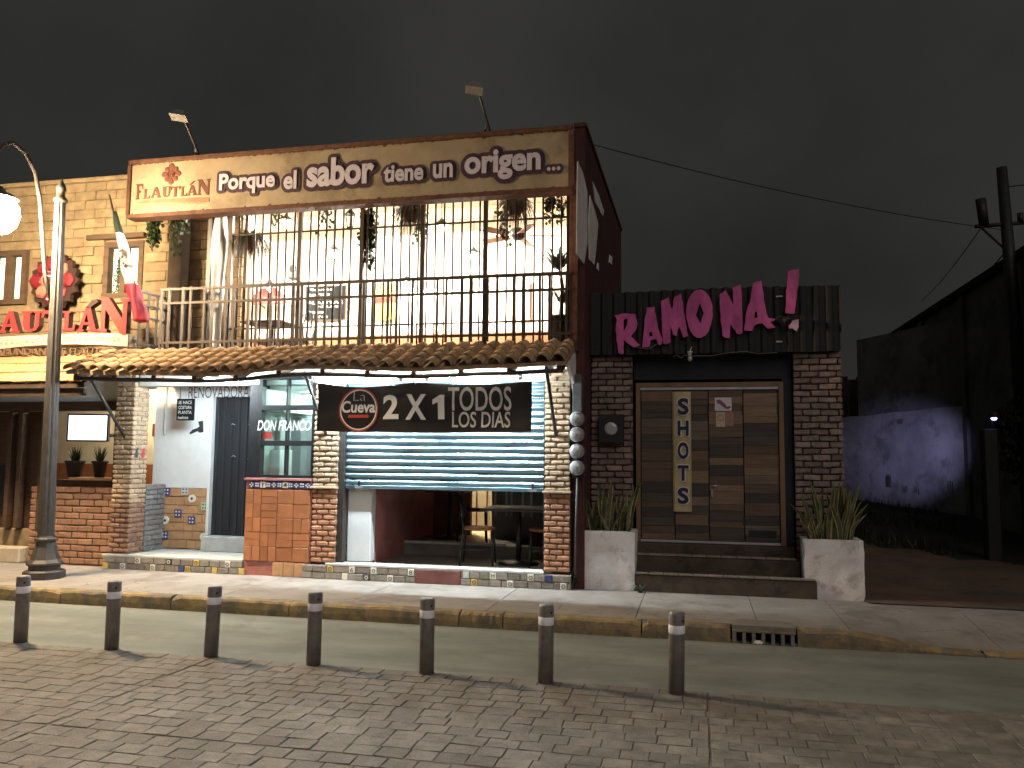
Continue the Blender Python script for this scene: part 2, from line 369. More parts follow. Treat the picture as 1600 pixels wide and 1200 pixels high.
# ---- lettering
_tx = {}
def txt(body, shear=0., offset=0., res=4):
    k = (body, shear, offset)
    if body == '1':
        P = [Vector(p) for p in ((.34, 0, 0), (.34, .70, 0), (0, .60, 0), (0, .80, 0), (.46, 1, 0), (.74, 1, 0), (.74, 0, 0))]
        return P, [(1, 0, 6), (1, 6, 5), (1, 5, 4), (1, 4, 3), (2, 1, 3)]
    if k not in _tx:
        cu = bpy.data.curves.new('t', 'FONT'); cu.body = body; cu.size = 1; cu.shear = shear; cu.offset = offset; cu.resolution_u = res
        ob = bpy.data.objects.new('t', cu); COL.objects.link(ob)
        dg = bpy.context.evaluated_depsgraph_get(); dg.update()
        me = ob.evaluated_get(dg).to_mesh()
        vs_ = [v.co.copy() for v in me.vertices]; fs = [tuple(p.vertices) for p in me.polygons]
        ob.evaluated_get(dg).to_mesh_clear(); bpy.data.objects.remove(ob); bpy.data.curves.remove(cu)
        _tx[k] = (vs_, fs)
    return _tx[k]
def text(name, body, x0, x1, z0, z1, y, mat, parent=None, depth=.004, shear=0., offset=0., fn=None, slope=0., outline=0., outmat=None):
    """lettering fitted into x0..x1 by z0..z1 on the plane y, facing -Y, as thin solid letters"""
    vs_, fs = txt(body, shear, offset)
    xa = min(v.x for v in vs_); xb = max(v.x for v in vs_); ya = min(v.y for v in vs_); yb = max(v.y for v in vs_)
    def mp(v, dx=0, dz=0):
        x = x0 + (v.x - xa) / (xb - xa) * (x1 - x0) + dx; z = z0 + (v.y - ya) / (yb - ya) * (z1 - z0) + dz + slope * (x - x0)
        return x, z
    out = None
    if outline:
        mb = MB()
        for i in range(16):
            a = i * math.pi / 8; r_ = outline if i % 2 else outline * .97
            P = [mp(v, math.cos(a) * r_, math.sin(a) * r_) for v in vs_]; yy = y - .0004 * i
            mb.add([(x, yy, z) for x, z in P], [tuple(reversed(f)) for f in fs])
        o = mb.build(name + '_outline', outmat, parent, fix=False); y -= .012; out = o
    P = [mp(v) for v in vs_]; n = len(P)
    bm = bmesh.new()
    def Y_(x, z): return (fn(x, z) if fn else 0) + y
    vv = [bm.verts.new((x, Y_(x, z) - depth, z)) for x, z in P]
    for f in fs:
        try: bm.faces.new([vv[i] for i in f])
        except ValueError: pass
    if fn:
        for _ in range(5):
            le = [e for e in bm.edges if e.calc_length() > .05]
            if not le: break
            bmesh.ops.subdivide_edges(bm, edges=le, cuts=1); bmesh.ops.triangulate(bm, faces=bm.faces[:])
        for v in bm.verts: v.co.y = Y_(v.co.x, v.co.z) - depth
    if not fn and depth > .003:
        r_ = bmesh.ops.extrude_face_region(bm, geom=bm.faces[:])
        for e in r_['geom']:
            if isinstance(e, bmesh.types.BMVert): e.co.y += depth
    bmesh.ops.recalc_face_normals(bm, faces=bm.faces[:])
    xs = [v.co.x for v in bm.verts]; zs = [v.co.z for v in bm.verts]
    c = Vector(((min(xs) + max(xs)) / 2, y, min(zs)))
    for v in bm.verts: v.co -= c
    me = bpy.data.meshes.new(name); bm.to_mesh(me); bm.free(); me.materials.append(M[mat])
    return place(name, me, out or parent, c)
GL = {
 'L': ([[(0,0),(.85,0),(.92,.32),(.82,.32),(.72,.12),(.42,.12),(.42,.9),(.55,.93),(.55,1),(0,1),(0,.93),(.14,.9),(.14,.1),(0,.07)]], .9),
 'A': ([[(0,0),(.33,0),(.33,.06),(.25,.09),(.31,.27),(.60,.27),(.66,.09),(.58,.06),(.58,0),(1,0),(1,.06),(.93,.09),(.62,1),(.40,1),(.09,.09),(0,.06)], [(.35,.38),(.56,.38),(.46,.74)]], 1.0),
 'U': ([[(0,1),(0,.93),(.1,.9),(.1,.3),(.2,.08),(.45,0),(.7,.08),(.82,.3),(.82,.9),(.92,.93),(.92,1),(.56,1),(.56,.93),(.66,.9),(.66,.3),(.57,.15),(.48,.12),(.42,.18),(.4,.3),(.4,.9),(.5,.93),(.5,1)]], .92),
 'T': ([[(.28,0),(.7,0),(.7,.07),(.64,.1),(.64,.86),(.85,.86),(.92,.68),(1,.68),(.98,1),(0,1),(-.02,.68),(.06,.68),(.13,.86),(.34,.86),(.34,.1),(.28,.07)]], 1.0),
 'N': ([[(0,0),(.32,0),(.32,.06),(.24,.1),(.24,.66),(.80,-.03),(.98,-.03),(.98,.9),(1.06,.93),(1.06,1),(.74,1),(.74,.93),(.84,.9),(.84,.40),(.34,1),(0,1),(0,.93),(.1,.9),(.1,.1),(0,.06)]], 1.06),
 'F': ([[(0,0),(.5,0),(.5,.07),(.42,.1),(.42,.42),(.66,.42),(.66,.56),(.42,.56),(.42,.86),(.8,.86),(.88,.66),(.97,.66),(.95,1),(0,1),(0,.93),(.12,.9),(.12,.1),(0,.07)]], .97),
 'acc': ([[(0,0),(.12,-.02),(.42,.16),(.36,.26),(.22,.22)]], .4)}
def glyph(name, g, x0, x1, z0, z1, y, depth, mat, parent, slope=0, sidemat=None):
    lp, w = GL[g]
    mb = MB().prism([[(x0 + p[0] / w * (x1 - x0), z0 + p[1] * (z1 - z0) + slope * p[0]) for p in q] for q in lp], y - depth, y)
    o = mb.build(name, [mat, sidemat] if sidemat else mat, parent)
    if sidemat:
        for p in o.data.polygons:
            if abs(p.normal.y) < .5: p.material_index = 1
    return o

# ================================================================== SETTING
def sstep(a, b, x):
    t = max(0, min(1, (x - a) / (b - a))); return t * t * (3 - 2 * t)
def hk(x): return .15 - .115 * sstep(1.2, 2.25, x)
def zs(x, y): return hk(x) + (.15 - hk(x)) * sstep(8.12, 9.5, y)
def zl(y): return .15 + .042 * max(0, min(y, 24) - 10)
def grid(name, xs, ys, fz, mat):
    V = [(x, y, fz(x, y)) for y in ys for x in xs]; nx = len(xs)
    F = [(j * nx + i, j * nx + i + 1, (j + 1) * nx + i + 1, (j + 1) * nx + i) for j in range(len(ys) - 1) for i in range(nx - 1)]
    mb = MB().add(V, F, True); return mb.build(name, mat)
def lin(a, b, n): return [a + (b - a) * i / (n - 1) for i in range(n)]
struct(grid('ground', [-300, 300], [-200, 400], lambda x, y: -.03, 'ground'))
struct(grid('road', [-40, 40], [-12, 8.002], lambda x, y: 0, 'road'))
# stamped stone lane in front of the bollards
lane = struct(grid('paved_lane', [-30, 30], [-10, 6.28], lambda x, y: .004, 'grout'))
stones = []
RW, SL = .148, .185
joint_x = [.045 + 4.0 * k for k in range(-4, 5)]
row = 0; y = 6.27
while y > 3.3:
    y0, y1 = y - RW, y
    for k in range(len(joint_x) - 1):
        xa, xb = joint_x[k] + .006, joint_x[k + 1] - .006
        x = xa - (SL * (.5 if row % 2 else 0)) - R(0, .03)
        while x < xb - .03:
            L = SL * R(.88, 1.14); a, b = max(x, xa), min(x + L, xb)
            if b - a > .05: stones.append(((a + b) / 2, (y0 + y1) / 2, b - a))
            x += L
    row += 1; y -= RW
    if row == 12: y -= .016
def pix(p):
    c = RM.transposed() @ (Vector(p) - CAM)
    return (800 + 1280 * c.x / c.z, 600 + 1280 * c.y / c.z, c.z) if c.z > .1 else (9e9, 9e9, 1)
def seen(s):
    q = pix((s[0], s[1], .01)); return -60 < q[0] < 1660 and q[1] < 1230
vis = sorted([s for s in stones if seen(s)], key=lambda s: pix((s[0], s[1], 0))[2])
near, far = vis[:300], vis[300:]
sm = [chamfer(.17, RW - .006, .03, .0035, .003, 'paver', 'paving_stone') for _ in range(8)]
for s in near:
    place('paving_stone', random.choice(sm), lane, (s[0], s[1], -.0055 + R(-.0015, .0015)), (R(-.012, .012), R(-.012, .012), R(-.03, .03)), (s[2] / .17 * .975, 1, 1))
mb = MB()
for s in far + [t for t in stones if not seen(t) and abs(t[0]) < 7]:
    dz = R(-.002, .002); w, d = s[2] / 2 - .003, RW / 2 - .003; c = .0035
    z0, z1 = -.008 + dz, .0095 + dz
    P = [(-w, -d, z0), (w, -d, z0), (w, d, z0), (-w, d, z0), (-w, -d, z1 - c), (w, -d, z1 - c), (w, d, z1 - c), (-w, d, z1 - c), (-w + c, -d + c, z1), (w - c, -d + c, z1), (w - c, d - c, z1), (-w + c, d - c, z1)]
    j = [(R(-.004, .004), R(-.004, .004)) for _ in range(4)]
    P = [(s[0] + p[0] + j[i % 4][0], s[1] + p[1] + j[i % 4][1], p[2]) for i, p in enumerate(P)]
    mb.add(P, [(0, 1, 5, 4), (1, 2, 6, 5), (2, 3, 7, 6), (3, 0, 4, 7), (4, 5, 9, 8), (5, 6, 10, 9), (6, 7, 11, 10), (7, 4, 8, 11), (8, 9, 10, 11)])
o = mb.build('paving_stones', 'paver', lane, fix=False); o['kind'] = 'stuff'
# kerb of painted stones, dropped at the right end
kerb = struct(MB().box(-40, 40, 8.02, 8.10, -.02, .02).build('kerb', 'kerbgrey'))
DR0, DR1 = .27, .85
edges = [-14, -12.6, -11.2, -9.8, -8.4, -7.0, -5.6, -4.2, -2.35, -1.9, -.55, DR0]
edges2 = [DR1, 2.4, 3.6, 4.8, 6.0, 8.0]
for ed in (edges, edges2):
    for a, b in zip(ed, ed[1:]):
        n = 14; V = []; F = []
        for i in range(n):
            x = a + .006 + (b - a - .012) * i / (n - 1); h = hk(x); ed_ = i in (0, n - 1); e1, e2 = R(-.006, .006), R(-.010, .003) - (R(0, .03) if ed_ else 0)
            for (yy, zz) in ((8.005, -.01), (8.0 + e1, .4 * h), (8.006 + e1, h - .022 + e2), (8.026, h - .002 + e2), (8.125, h + .003), (8.125, -.01)): V.append((x, yy, zz))
        for i in range(n - 1):
            for k in range(5): F.append((i * 6 + k, (i + 1) * 6 + k, (i + 1) * 6 + k + 1, i * 6 + k + 1))
        F += [tuple(range(6)), tuple(reversed([(n - 1) * 6 + k for k in range(6)]))]
        MB().add(V, F).build('kerb_stone', 'kerb', kerb)
# sidewalk slabs
walk = struct(grid('sidewalk', lin(-16, 9, 60), [8.126, 8.6, 9.1, 9.62, 10.0], lambda x, y: zs(x, y) - .012, 'kerbgrey'))
xe = [-14, -11.8, -9.6, -8.1, -6.6, -5.1, -3.6, -2.1, -.62, .52, 1.33, 2.6, 4.2, 6, 9]
for a, b in zip(xe, xe[1:]):
    n = 10; a += .004; b -= .004
    if a < DR0 + .5 < b: pass
    V = []; F = []
    ys_ = [8.128, 8.5, 9.0, 9.4, 9.60, 9.75]
    for yv in ys_:
        for i in range(n):
            x = a + (b - a) * i / (n - 1); V.append((x, yv, zs(x, yv)))
    k0 = len(V)
    for j in range(len(ys_) - 1):
        for i in range(n - 1): F.append((j * n + i, j * n + i + 1, (j + 1) * n + i + 1, (j + 1) * n + i))
    V += [(v[0], v[1], v[2] - .03) for v in V]
    for i in range(n - 1): F.append((i, i + k0, i + 1 + k0, i + 1))
    for j in range(len(ys_) - 1): F += [(j * n, (j + 1) * n, (j + 1) * n + k0, j * n + k0), (j * n + n - 1, j * n + n - 1 + k0, (j + 1) * n + n - 1 + k0, (j + 1) * n + n - 1)]
    MB().add(V, F).build('sidewalk_slab', 'walk', walk)
# earth beside the bar and the dark lot behind it
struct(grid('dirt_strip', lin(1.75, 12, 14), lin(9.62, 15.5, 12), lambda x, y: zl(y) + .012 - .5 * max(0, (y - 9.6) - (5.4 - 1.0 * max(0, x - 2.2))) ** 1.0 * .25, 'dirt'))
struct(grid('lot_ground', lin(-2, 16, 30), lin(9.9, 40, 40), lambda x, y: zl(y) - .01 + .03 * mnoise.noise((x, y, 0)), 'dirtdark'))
mb = MB()
for i in range(5200):
    y = R(11.5, 27); x = R(1.9, min(5.5, 2.2 + .28 * (y - 8))); 
    if y < 14.6 - (x - 2.2) * .9: continue
    if mnoise.noise((x * .7, y * .5, 3)) < -.12: continue
    h = R(.06, .24); a = R(0, 6.28); w = .012; z = zl(y) - .02; dx, dy = math.cos(a) * w, math.sin(a) * w; lx, ly = R(-.08, .08), R(-.08, .08)
    mb.add([(x - dx, y - dy, z), (x + dx, y + dy, z), (x + lx, y + ly, z + h)], [(0, 1, 2)])
o = mb.build('grass', 'darkgrass', fix=False); tag(o, 'dark unlit grass growing over the lot beside the bar', 'grass', kind='stuff')

# ================================================================== BUILDING A (left restaurant)
ba = thing('restaurant_building', (-9.5, 10.6, .15), 'ochre adobe restaurant at the left edge with red raised lettering and emblem', 'building')
YA = 10.6
wx0, wx1, wz0, wz1 = -8.86, -8.17, 4.02, 4.90          # small lit window
vx0, vx1, vz0, vz1 = -10.90, -10.22, 3.98, 4.84         # window at frame edge
def instops(x, z): return (wx0 - .10 < x < wx1 + .10 and wz0 - .08 < z < wz1 + .06) or (vx0 - .1 < x < vx1 + .08 and vz0 - .06 < z < vz1 + .06)
mb = MB()
mb.box(-16, vx0, YA + .04, YA + .24, 2.9, 5.84); mb.box(vx1, wx0, YA + .04, YA + .24, 2.9, 5.84); mb.box(wx1, -6.46, YA + .04, YA + .24, 2.9, 5.84)
mb.box(wx0, wx1, YA + .041, YA + .239, 2.9, wz0); mb.box(wx0, wx1, YA + .041, YA + .239, wz1, 5.839)
mb.box(vx0, vx1, YA + .041, YA + .239, 2.9, vz0); mb.box(vx0, vx1, YA + .041, YA + .239, vz1, 5.839)
upper = mb.build('upper_wall', 'mortaradobe', ba)
brickwork(upper, -11.25, -6.48, 2.95, 5.86, YA, .37, .142, 'adobe', D=.06, gap=.006, jit=.006, bev=.009, skip=instops)
box('wall_coping', -16, -6.46, YA - .03, YA + .3, 5.865, 5.93, 'adobe', ba, .01)
def window(parent, x0, x1, z0, z1, y, fr, npane, framemat, lintel=None, shade='glowpane'):
    w = MB()
    w.box(x0, x0 + fr, y, y + .12, z0, z1); w.box(x1 - fr, x1, y, y + .12, z0, z1); w.box(x0 + fr, x1 - fr, y + .001, y + .119, z0, z0 + fr); w.box(x0 + fr, x1 - fr, y + .001, y + .119, z1 - fr, z1)
    for i in range(1, npane):
        xm = x0 + (x1 - x0) * i / npane; w.box(xm - fr * .55, xm + fr * .55, y + .002, y + .118, z0 + fr, z1 - fr)
    o = w.build('window', framemat, parent)
    for i in range(npane):
        a = x0 + (x1 - x0) * i / npane; b = x0 + (x1 - x0) * (i + 1) / npane
        box('pane', a + .01, b - .01, y + .07, y + .08, z0 + .02, z1 - .02, 'glass', o)
    return o
w1 = window(ba, wx0, wx1, wz0, wz1, YA + .02, .085, 2, 'lintelw')
box('lintel', wx0 - .28, wx1 + .05, YA - .06, YA + .06, wz1 + .03, wz1 + .11, 'lintelw', w1, .012)
box('sill', wx0 - .05, wx1 + .05, YA - .05, YA + .05, wz0 - .08, wz0 - .01, 'adobe', w1, .01)
wp = thing('window_plant', (wx0 + .15, YA + .12, wz0 + .02), 'leafy plant standing in the small lit window of the adobe wall', 'plant'); mbp = MB()
for i in range(260):
    u = R(0, 1); p = Vector((wx0 + .20 + random.gauss(0, .075) * (1.1 - u), YA + .125 + R(-.012, .012), wz0 + .05 + u * .60)); q = Matrix.Rotation(R(-.6, .6), 3, 'Z') @ Matrix.Rotation(R(0, 6.28), 3, 'Y'); mbp.add([p + q @ Vector(v) * .022 for v in ((0, 0, 1), (.6, 0, 0), (0, 0, -1), (-.6, 0, 0))], [(0, 1, 2, 3)])
mbp.build('foliage', 'ivy', wp, fix=False); MB().tube([(wx0 + .2, YA + .125, wz0 + .02), (wx0 + .2, YA + .125, wz0 + .5)], .006, 5).build('stem', 'bark', wp)
w2 = window(ba, vx0, vx1, vz0, vz1, YA - .03, .085, 2, 'lintelw')
box('glow_sheet', wx0 + .005, wx1 - .005, YA + .145, YA + .16, wz0 + .005, wz1 - .005, 'glowpane', w1)  # glowing sheets behind the panes stand in for the lit rooms
box('glow_sheet', vx0 + .005, vx1 - .005, YA + .145, YA + .16, vz0 + .005, vz1 - .005, 'glowpane', w2)
# lower front
box('roof_slab', -14, -7.85, 9.86, 12.2, 2.74, 2.9, 'white', ba)
box('white_band', -14, -7.80, 9.84, 9.95, 2.40, 2.735, 'white', ba)
box('dark_beam', -14, -7.80, 9.80, 9.96, 2.27, 2.398, 'wooddark', ba)
for xx in (-9.60, -9.42, -9.05):
    box('mullion', xx - .03, xx + .03, 9.83, 9.93, .62, 2.268, 'wooddark', ba)
box('mullion', -7.90, -7.80, 9.86, 9.94, 1.25, 2.268, 'wooddark', ba)
box('room_wall', -14, -6.9, 12.0, 12.2, 1.5, 2.735, 'cream', ba)
box('wainscot', -14, -6.9, 11.98, 12.2, .3, 1.498, 'orange', ba)
box('room_floor', -14, -7.8, 10.05, 10.61, .3, .5, 'floor', ba); box('room_floor', -14, -6.9, 10.612, 12.0, .3, .5, 'floor', ba)
box('room_wall', -6.98, -6.88, 10.6, 11.98, .5, 2.735, 'cream', ba)
box('room_ceiling', -7.84, -6.9, 10.62, 12.0, 2.62, 2.735, 'white', ba)
low = box('low_wall', -9.19, -7.79, 9.90, 10.02, .14, 1.20, 'mortar', ba)
brickwork(low, -9.20, -7.78, .15, 1.21, 9.85, .235, .088, 'lowbrick', D=.06, gap=.012, jit=.005, bev=.008)
box('ledge', -8.98, -7.92, 9.92, 10.2, 1.21, 1.30, 'wooddark', ba)
box('ledge_board', -8.6, -7.93, 9.86, 10.2, 1.302, 1.34, 'terrawall', ba, .006)
box('entry_step', -14, -9.22, 9.95, 11.0, .14, .60, 'adobe', ba, .02)
box('lower_step', -14, -9.24, 9.75, 9.945, .14, .36, 'corn', ba, .02)
ed = box('entry_door', -10.9, -9.24, 10.02, 10.08, .602, 2.268, 'wooddark', ba)
for xx in (-10.3, -9.72): box('door_panel', xx - .2, xx + .2, 9.995, 10.018, .8, 1.5, 'black', ed, .008)
# flat tile roof
fr_ = MB().add([(-14, 9.94, 3.05), (-7.93, 9.94, 3.05), (-7.78, 9.1, 2.585), (-14, 9.1, 2.585), (-14, 9.94, 2.99), (-7.93, 9.94, 2.99), (-7.78, 9.1, 2.53), (-14, 9.1, 2.53)],
               [(0, 1, 2, 3), (4, 7, 6, 5), (3, 2, 6, 7), (1, 5, 6, 2), (0, 4, 5, 1), (0, 3, 7, 4)]).build('tile_roof', 'wooddark', ba)
ft = [chamfer(.205, .315, .022, .005, .003, 'flattile', 'flat_tile') for _ in range(5)]
sl_ = math.atan2(.465, .84)
for r_ in range(3):
    t = (r_ + .5) / 3; yy = 9.1 + .84 * t - .02; zz = 2.585 + .465 * t + .022
    xend = -7.80 - .13 * t; x = xend - .105
    while x > -10.9:
        place('flat_tile', random.choice(ft), fr_, (x + (.1 if r_ == 1 else 0) * 0, yy, zz + R(0, .003)), (sl_ - .045 + R(-.01, .01), R(-.01, .01), R(-.008, .008))); x -= .214
box('fascia_board', -14, -7.82, 9.14, 9.20, 2.43, 2.528, 'wooddark', ba)
# carved cornice with its key pattern, slightly bowed
cyv = 9.93
def arch(x): t = (x + 8.85) / 1.12; return -.055 * max(-1.6, min(1.6, t)) ** 2 * 1.0
V = []; F = []; n = 40
for i in range(n):
    x = -11.2 + (-7.74 + 11.2) * i / (n - 1); a = arch(x)
    V += [(x, cyv - .10, 3.215 + a), (x, cyv - .10, 3.36 + a * .35), (x, cyv + .15, 3.36 + a * .35), (x, cyv + .15, 3.215 + a)]
for i in range(n - 1): F += [(i * 4 + k, (i + 1) * 4 + k, (i + 1) * 4 + (k + 1) % 4, i * 4 + (k + 1) % 4) for k in range(4)]
F += [(0, 1, 2, 3), ((n - 1) * 4 + 3, (n - 1) * 4 + 2, (n - 1) * 4 + 1, (n - 1) * 4)]
cor = MB().add(V, F).build('cornice', 'corn', ba)
def keyu(mb, x, z, s, y):
    w = .012
    for (a, b, c, d) in ((0, 1, 0, .14), (.86, 1, .14, 1), (.0, .86, .86, 1), (0, .14, .36, .86), (.14, .62, .36, .5), (.48, .62, .5, .70)):
        mb.box(x + a * s, x + b * s, y - w, y + .01, z + c * s, z + d * s)
x = -11.0
while x < -7.86:
    mb = MB(); keyu(mb, x, 3.262 + arch(x) * .65, .062, cyv - .10); mb.build('key_motif', 'corn', cor); x += .088
text('motto_lettering', 'DONDE ABUNDAN LAS FLAUTAS', -10.6, -7.98, 3.085, 3.185, 9.86, 'bronze', ba, .03, fn=None, slope=-.012)

# raised red letters: F L A U T L A N
sg = thing('raised_letter_sign', (-9.1, 9.9, 3.36), 'large red raised letters spelling FLAUTLAN above the carved cornice', 'sign')
def P9(x, y): return A(x, y, 9.9)
for g, xa, xb, ya, yb in (('L', -27, 5, 489, 521), ('A', 6, 38, 488, 521), ('U', 39, 71, 488, 520), ('T', 72, 101, 487, 520), ('L', 104, 124, 488, 518), ('A', 127, 158, 482, 519)):
    a, b = P9(xa, yb), P9(xb, yb); t = P9(xa, ya)
    glyph('letter', g, a.x, b.x, a.z, t.z, 9.9, .09, 'redlet', sg, b.z - a.z, 'redside')
a, b, t = P9(159, 519), P9(207, 522), P9(160, 466)
glyph('letter', 'N', a.x, b.x, a.z, t.z, 9.9, .09, 'redlight', sg, b.z - a.z, 'redside')
a, b, t = P9(-70, 523), P9(-30, 523), P9(-70, 468); glyph('letter', 'F', a.x, b.x, a.z, t.z, 9.9, .09, 'redlet', sg, 0, 'redside')
a, b, t = P9(140, 483), P9(160, 480), P9(141, 473); MB().prism([[(a.x, a.z), (a.x + .06, a.z - .01), (b.x, b.z + .06), (b.x - .02, b.z + .1), (b.x - .1, b.z + .09)]], 9.81, 9.9).build('accent', 'redside', sg)
# rosette emblem
def rosette(parent, c, r, y, thick, mat, mat2, back=None):
    if back:
        pts = []
        for i in range(32):
            a = i * math.pi / 16; q = r * (1.10 if i % 2 == 0 else .93); pts.append((c[0] + q * math.cos(a) + .02, c[1] + q * math.sin(a) - .01))
        MB().prism([pts], y + thick * .6, y + thick * 1.9).build('backing', back, parent)
    for i in range(8):
        a = i * math.pi / 4 + math.pi / 2; ca, sa = math.cos(a), math.sin(a)
        big = r * (1.0 if i % 2 == 0 else .88)
        prof = [(.30, 0), (.36, -.145), (.62, -.265), (.84, -.25), (1.0, 0), (.84, .25), (.62, .265), (.36, .145)]
        P = [(c[0] + (u * ca - v * sa) * big, c[1] + (u * sa + v * ca) * big) for u, v in prof]
        k = len(P); ctr = (c[0] + .64 * ca * big, c[1] + .64 * sa * big)
        V = [(p[0], y, p[1]) for p in P] + [(ctr[0] + (p[0] - ctr[0]) * .62, y - thick * .8, ctr[1] + (p[1] - ctr[1]) * .62) for p in P] + [(p[0], y + thick * .5, p[1]) for p in P]
        F = [(j, (j + 1) % k, k + (j + 1) % k, k + j) for j in range(k)] + [tuple(k + j for j in range(k))] + [(j, 2 * k + j, 2 * k + (j + 1) % k, (j + 1) % k) for j in range(k)]
        MB().add(V, F).build('petal', mat if i % 2 == 0 or not mat2 else mat2 if i in (3, 7) else mat, parent)
    ring = [(c[0] + .30 * r * math.cos(t), y - thick, c[1] + .30 * r * math.sin(t)) for t in lin(0, 2 * math.pi, 25)]
    MB().prism([[(c[0] + .31 * r * math.cos(t), c[1] + .31 * r * math.sin(t)) for t in lin(0, 2 * math.pi, 21)[:-1]]], y - thick * .7, y + thick * .4).build('centre_disc', mat, parent)
    m2 = mat2 or mat
    MB().tube(ring, .03 * r, 6, False).build('ring', m2, parent)
    sp = [(c[0] + .05 * r * k * math.cos(k * 1.5), y - thick, c[1] + .05 * r * k * math.sin(k * 1.5)) for k in lin(.5, 4.4, 18)]
    MB().tube(sp, .028 * r, 6).build('spiral', m2, parent)
ec = A(80, 438, 10.35)
em_ = thing('flower_emblem', (ec.x, 10.4, ec.z), 'red eight petal flower emblem with spiral centre mounted on the adobe wall', 'emblem')
rosette(em_, (ec.x, ec.z), .40, 10.35, .05, 'emblem', 'embp', 'redside')

# television and things inside the left restaurant
tvt = thing('television', (-9.3, 11.3, 1.9), 'bright television on a wall bracket in the left restaurant', 'television')
a, b = A(117, 647, 10.95), A(160, 690, 10.95)
tb = MB().box(-.31, .31, -.03, .04, -.215, .215); 
def rotplace(name, mb, mat, parent, loc, rz, rx=0):
    return place(name, mb.mesh(mat, name), parent, loc, (rx, 0, rz))
tl = ((a.x + b.x) / 2, 10.95, (a.z + b.z) / 2)
rotplace('housing', tb, 'black', tvt, tl, .30)
rotplace('screen', MB().box(-.285, .285, -.036, -.0305, -.19, .19), 'tv', tvt, tl, .30)
MB().tube([(tl[0] - .02, tl[1] + .05, tl[2] - .05), (tl[0] - .08, tl[1] + .4, tl[2] - .1), (tl[0] - .1, 11.97, tl[2] - .1)], .03, 8).build('bracket', 'black', tvt)
def framed(name, px0, py0, px1, py1, Y, mat, fmat, label, cat, group=None, tilt=0):
    a, b = A(px0, py1, Y), A(px1, py0, Y); t = thing(name, ((a.x + b.x) / 2, Y, a.z), label, cat, group)
    box('frame', a.x - .02, b.x + .02, Y - .012, Y + .01, a.z - .02, b.z + .02, fmat, t); box('picture', a.x, b.x, Y - .018, Y - .013, a.z, b.z, mat, t); return t
framed('picture_frame', 43, 645, 66, 668, 11.96, 'darkcloth', 'wooddark', 'small dark picture on the cream wall left of the lamp post', 'picture')
framed('picture_frame', 240, 664, 247, 680, 11.96, 'redpaint', 'wooddark', 'little red picture seen through the gap beside the brick column', 'picture')
def tuft(name, parent, c, n, h, spread, w, mat, droop=.3, seg=3):
    mb = MB()
    for i in range(n):
        a = R(0, 6.283); r0 = R(0, spread * .25); L = h * R(.6, 1.1); out = spread * R(.2, 1)
        ux, uy = math.cos(a), math.sin(a); V = []; F = []
        for k in range(seg + 1):
            t = k / seg; p = Vector((c[0] + ux * (r0 + out * t), c[1] + uy * (r0 + out * t), c[2] + L * (t - droop * t * t)))
            ww = w * (1 - .9 * t); V += [(p.x - uy * ww, p.y + ux * ww, p.z), (p.x + uy * ww, p.y - ux * ww, p.z)]
        for k in range(seg): F.append((2 * k, 2 * k + 1, 2 * k + 3, 2 * k + 2))
        mb.add(V, F, True)
    return mb.build(name, mat, parent, fix=False)
for (px, lab, w_) in ((116, 'wider black pot of upright green blades on the ledge under the television', .125), (155, 'narrow black pot of upright green blades on the ledge against the brick column', .10)):
    c = A(px, 747, 10.03); t = thing('potted_plant', (c.x, 10.03, 1.342), lab, 'plant', 'pots on the restaurant ledge')
    MB().lathe([(w_ * .68, 0), (w_, .2), (w_ + .012, .2), (w_ + .012, .23), (w_ - .015, .23), (w_ - .02, .2)], (c.x, 10.03, 1.342), 14).build('pot', 'blackpot', t)
    tuft('foliage', t, (c.x, 10.03, 1.53), 60, .26, w_ * 1.15, .012, 'ivy', .1)
bt = thing('ceiling_lamp', (-8.6, 10.9, 2.7), 'fluorescent ceiling lamp inside the left restaurant', 'lamp')
box('housing', -9.2, -8.0, 11.25, 11.37, 2.68, 2.735, 'white', bt); MB().tube([(-9.15, 11.31, 2.655), (-8.05, 11.31, 2.655)], .014, 8).build('tube', emat('warm tube', (1, .84, .62), 260), bt)

# ================================================================== BUILDING B (middle: shops below, barred dining balcony above)
bb = thing('shop_building', (-4.5, 9.65, .15), 'two storey building with tiled canopy over the shops and barred lit balcony', 'building')
YB = 9.65
box('balcony_edge', -7.46, -1.46, 9.72, 10.12, 2.96, 3.08, 'floor', bb); box('balcony_floor', -7.46, -1.46, 10.122, 13.5, 2.81, 2.832, 'floor', bb)
box('room_wall', -9.3, -1.46, 13.5, 13.7, 2.80, 5.6, 'roomwhite', bb)
box('room_wall', -9.42, -9.302, 10.86, 13.7, 2.80, 5.6, 'roomwhite', bb); box('room_wall', -9.3, -6.47, 10.842, 10.86, 2.80, 5.6, 'roomwhite', bb); box('room_floor', -9.3, -7.462, 10.862, 13.5, 2.81, 2.832, 'floor', bb); box('room_ceiling', -9.4, -6.582, 10.862, 13.7, 5.602, 5.70, 'ceil', bb)
box('room_ceiling', -6.58, -1.46, 9.70, 13.7, 5.602, 5.70, 'ceil', bb)
for yy in (10.9, 12.1): box('ceiling_beam', -9.2 if yy > 11 else -6.45, -1.47, yy, yy + .16, 5.42, 5.60, 'ceil', bb, .01)
box('room_wainscot', -9.25, -1.47, 13.46, 13.498, 2.833, 3.80, 'orange', bb)
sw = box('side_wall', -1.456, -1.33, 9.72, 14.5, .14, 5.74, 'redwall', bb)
box('wall_parapet', -1.47, -1.31, 9.70, 14.52, 5.742, 5.80, 'rust', sw, .008)
box('corner_post', -1.50, -1.40, 9.60, 9.70, 2.95, 4.94, 'rust', bb, .006)
def AX(x, y, X):
    d = ray(x, y); return CAM + d * (X / d.x)
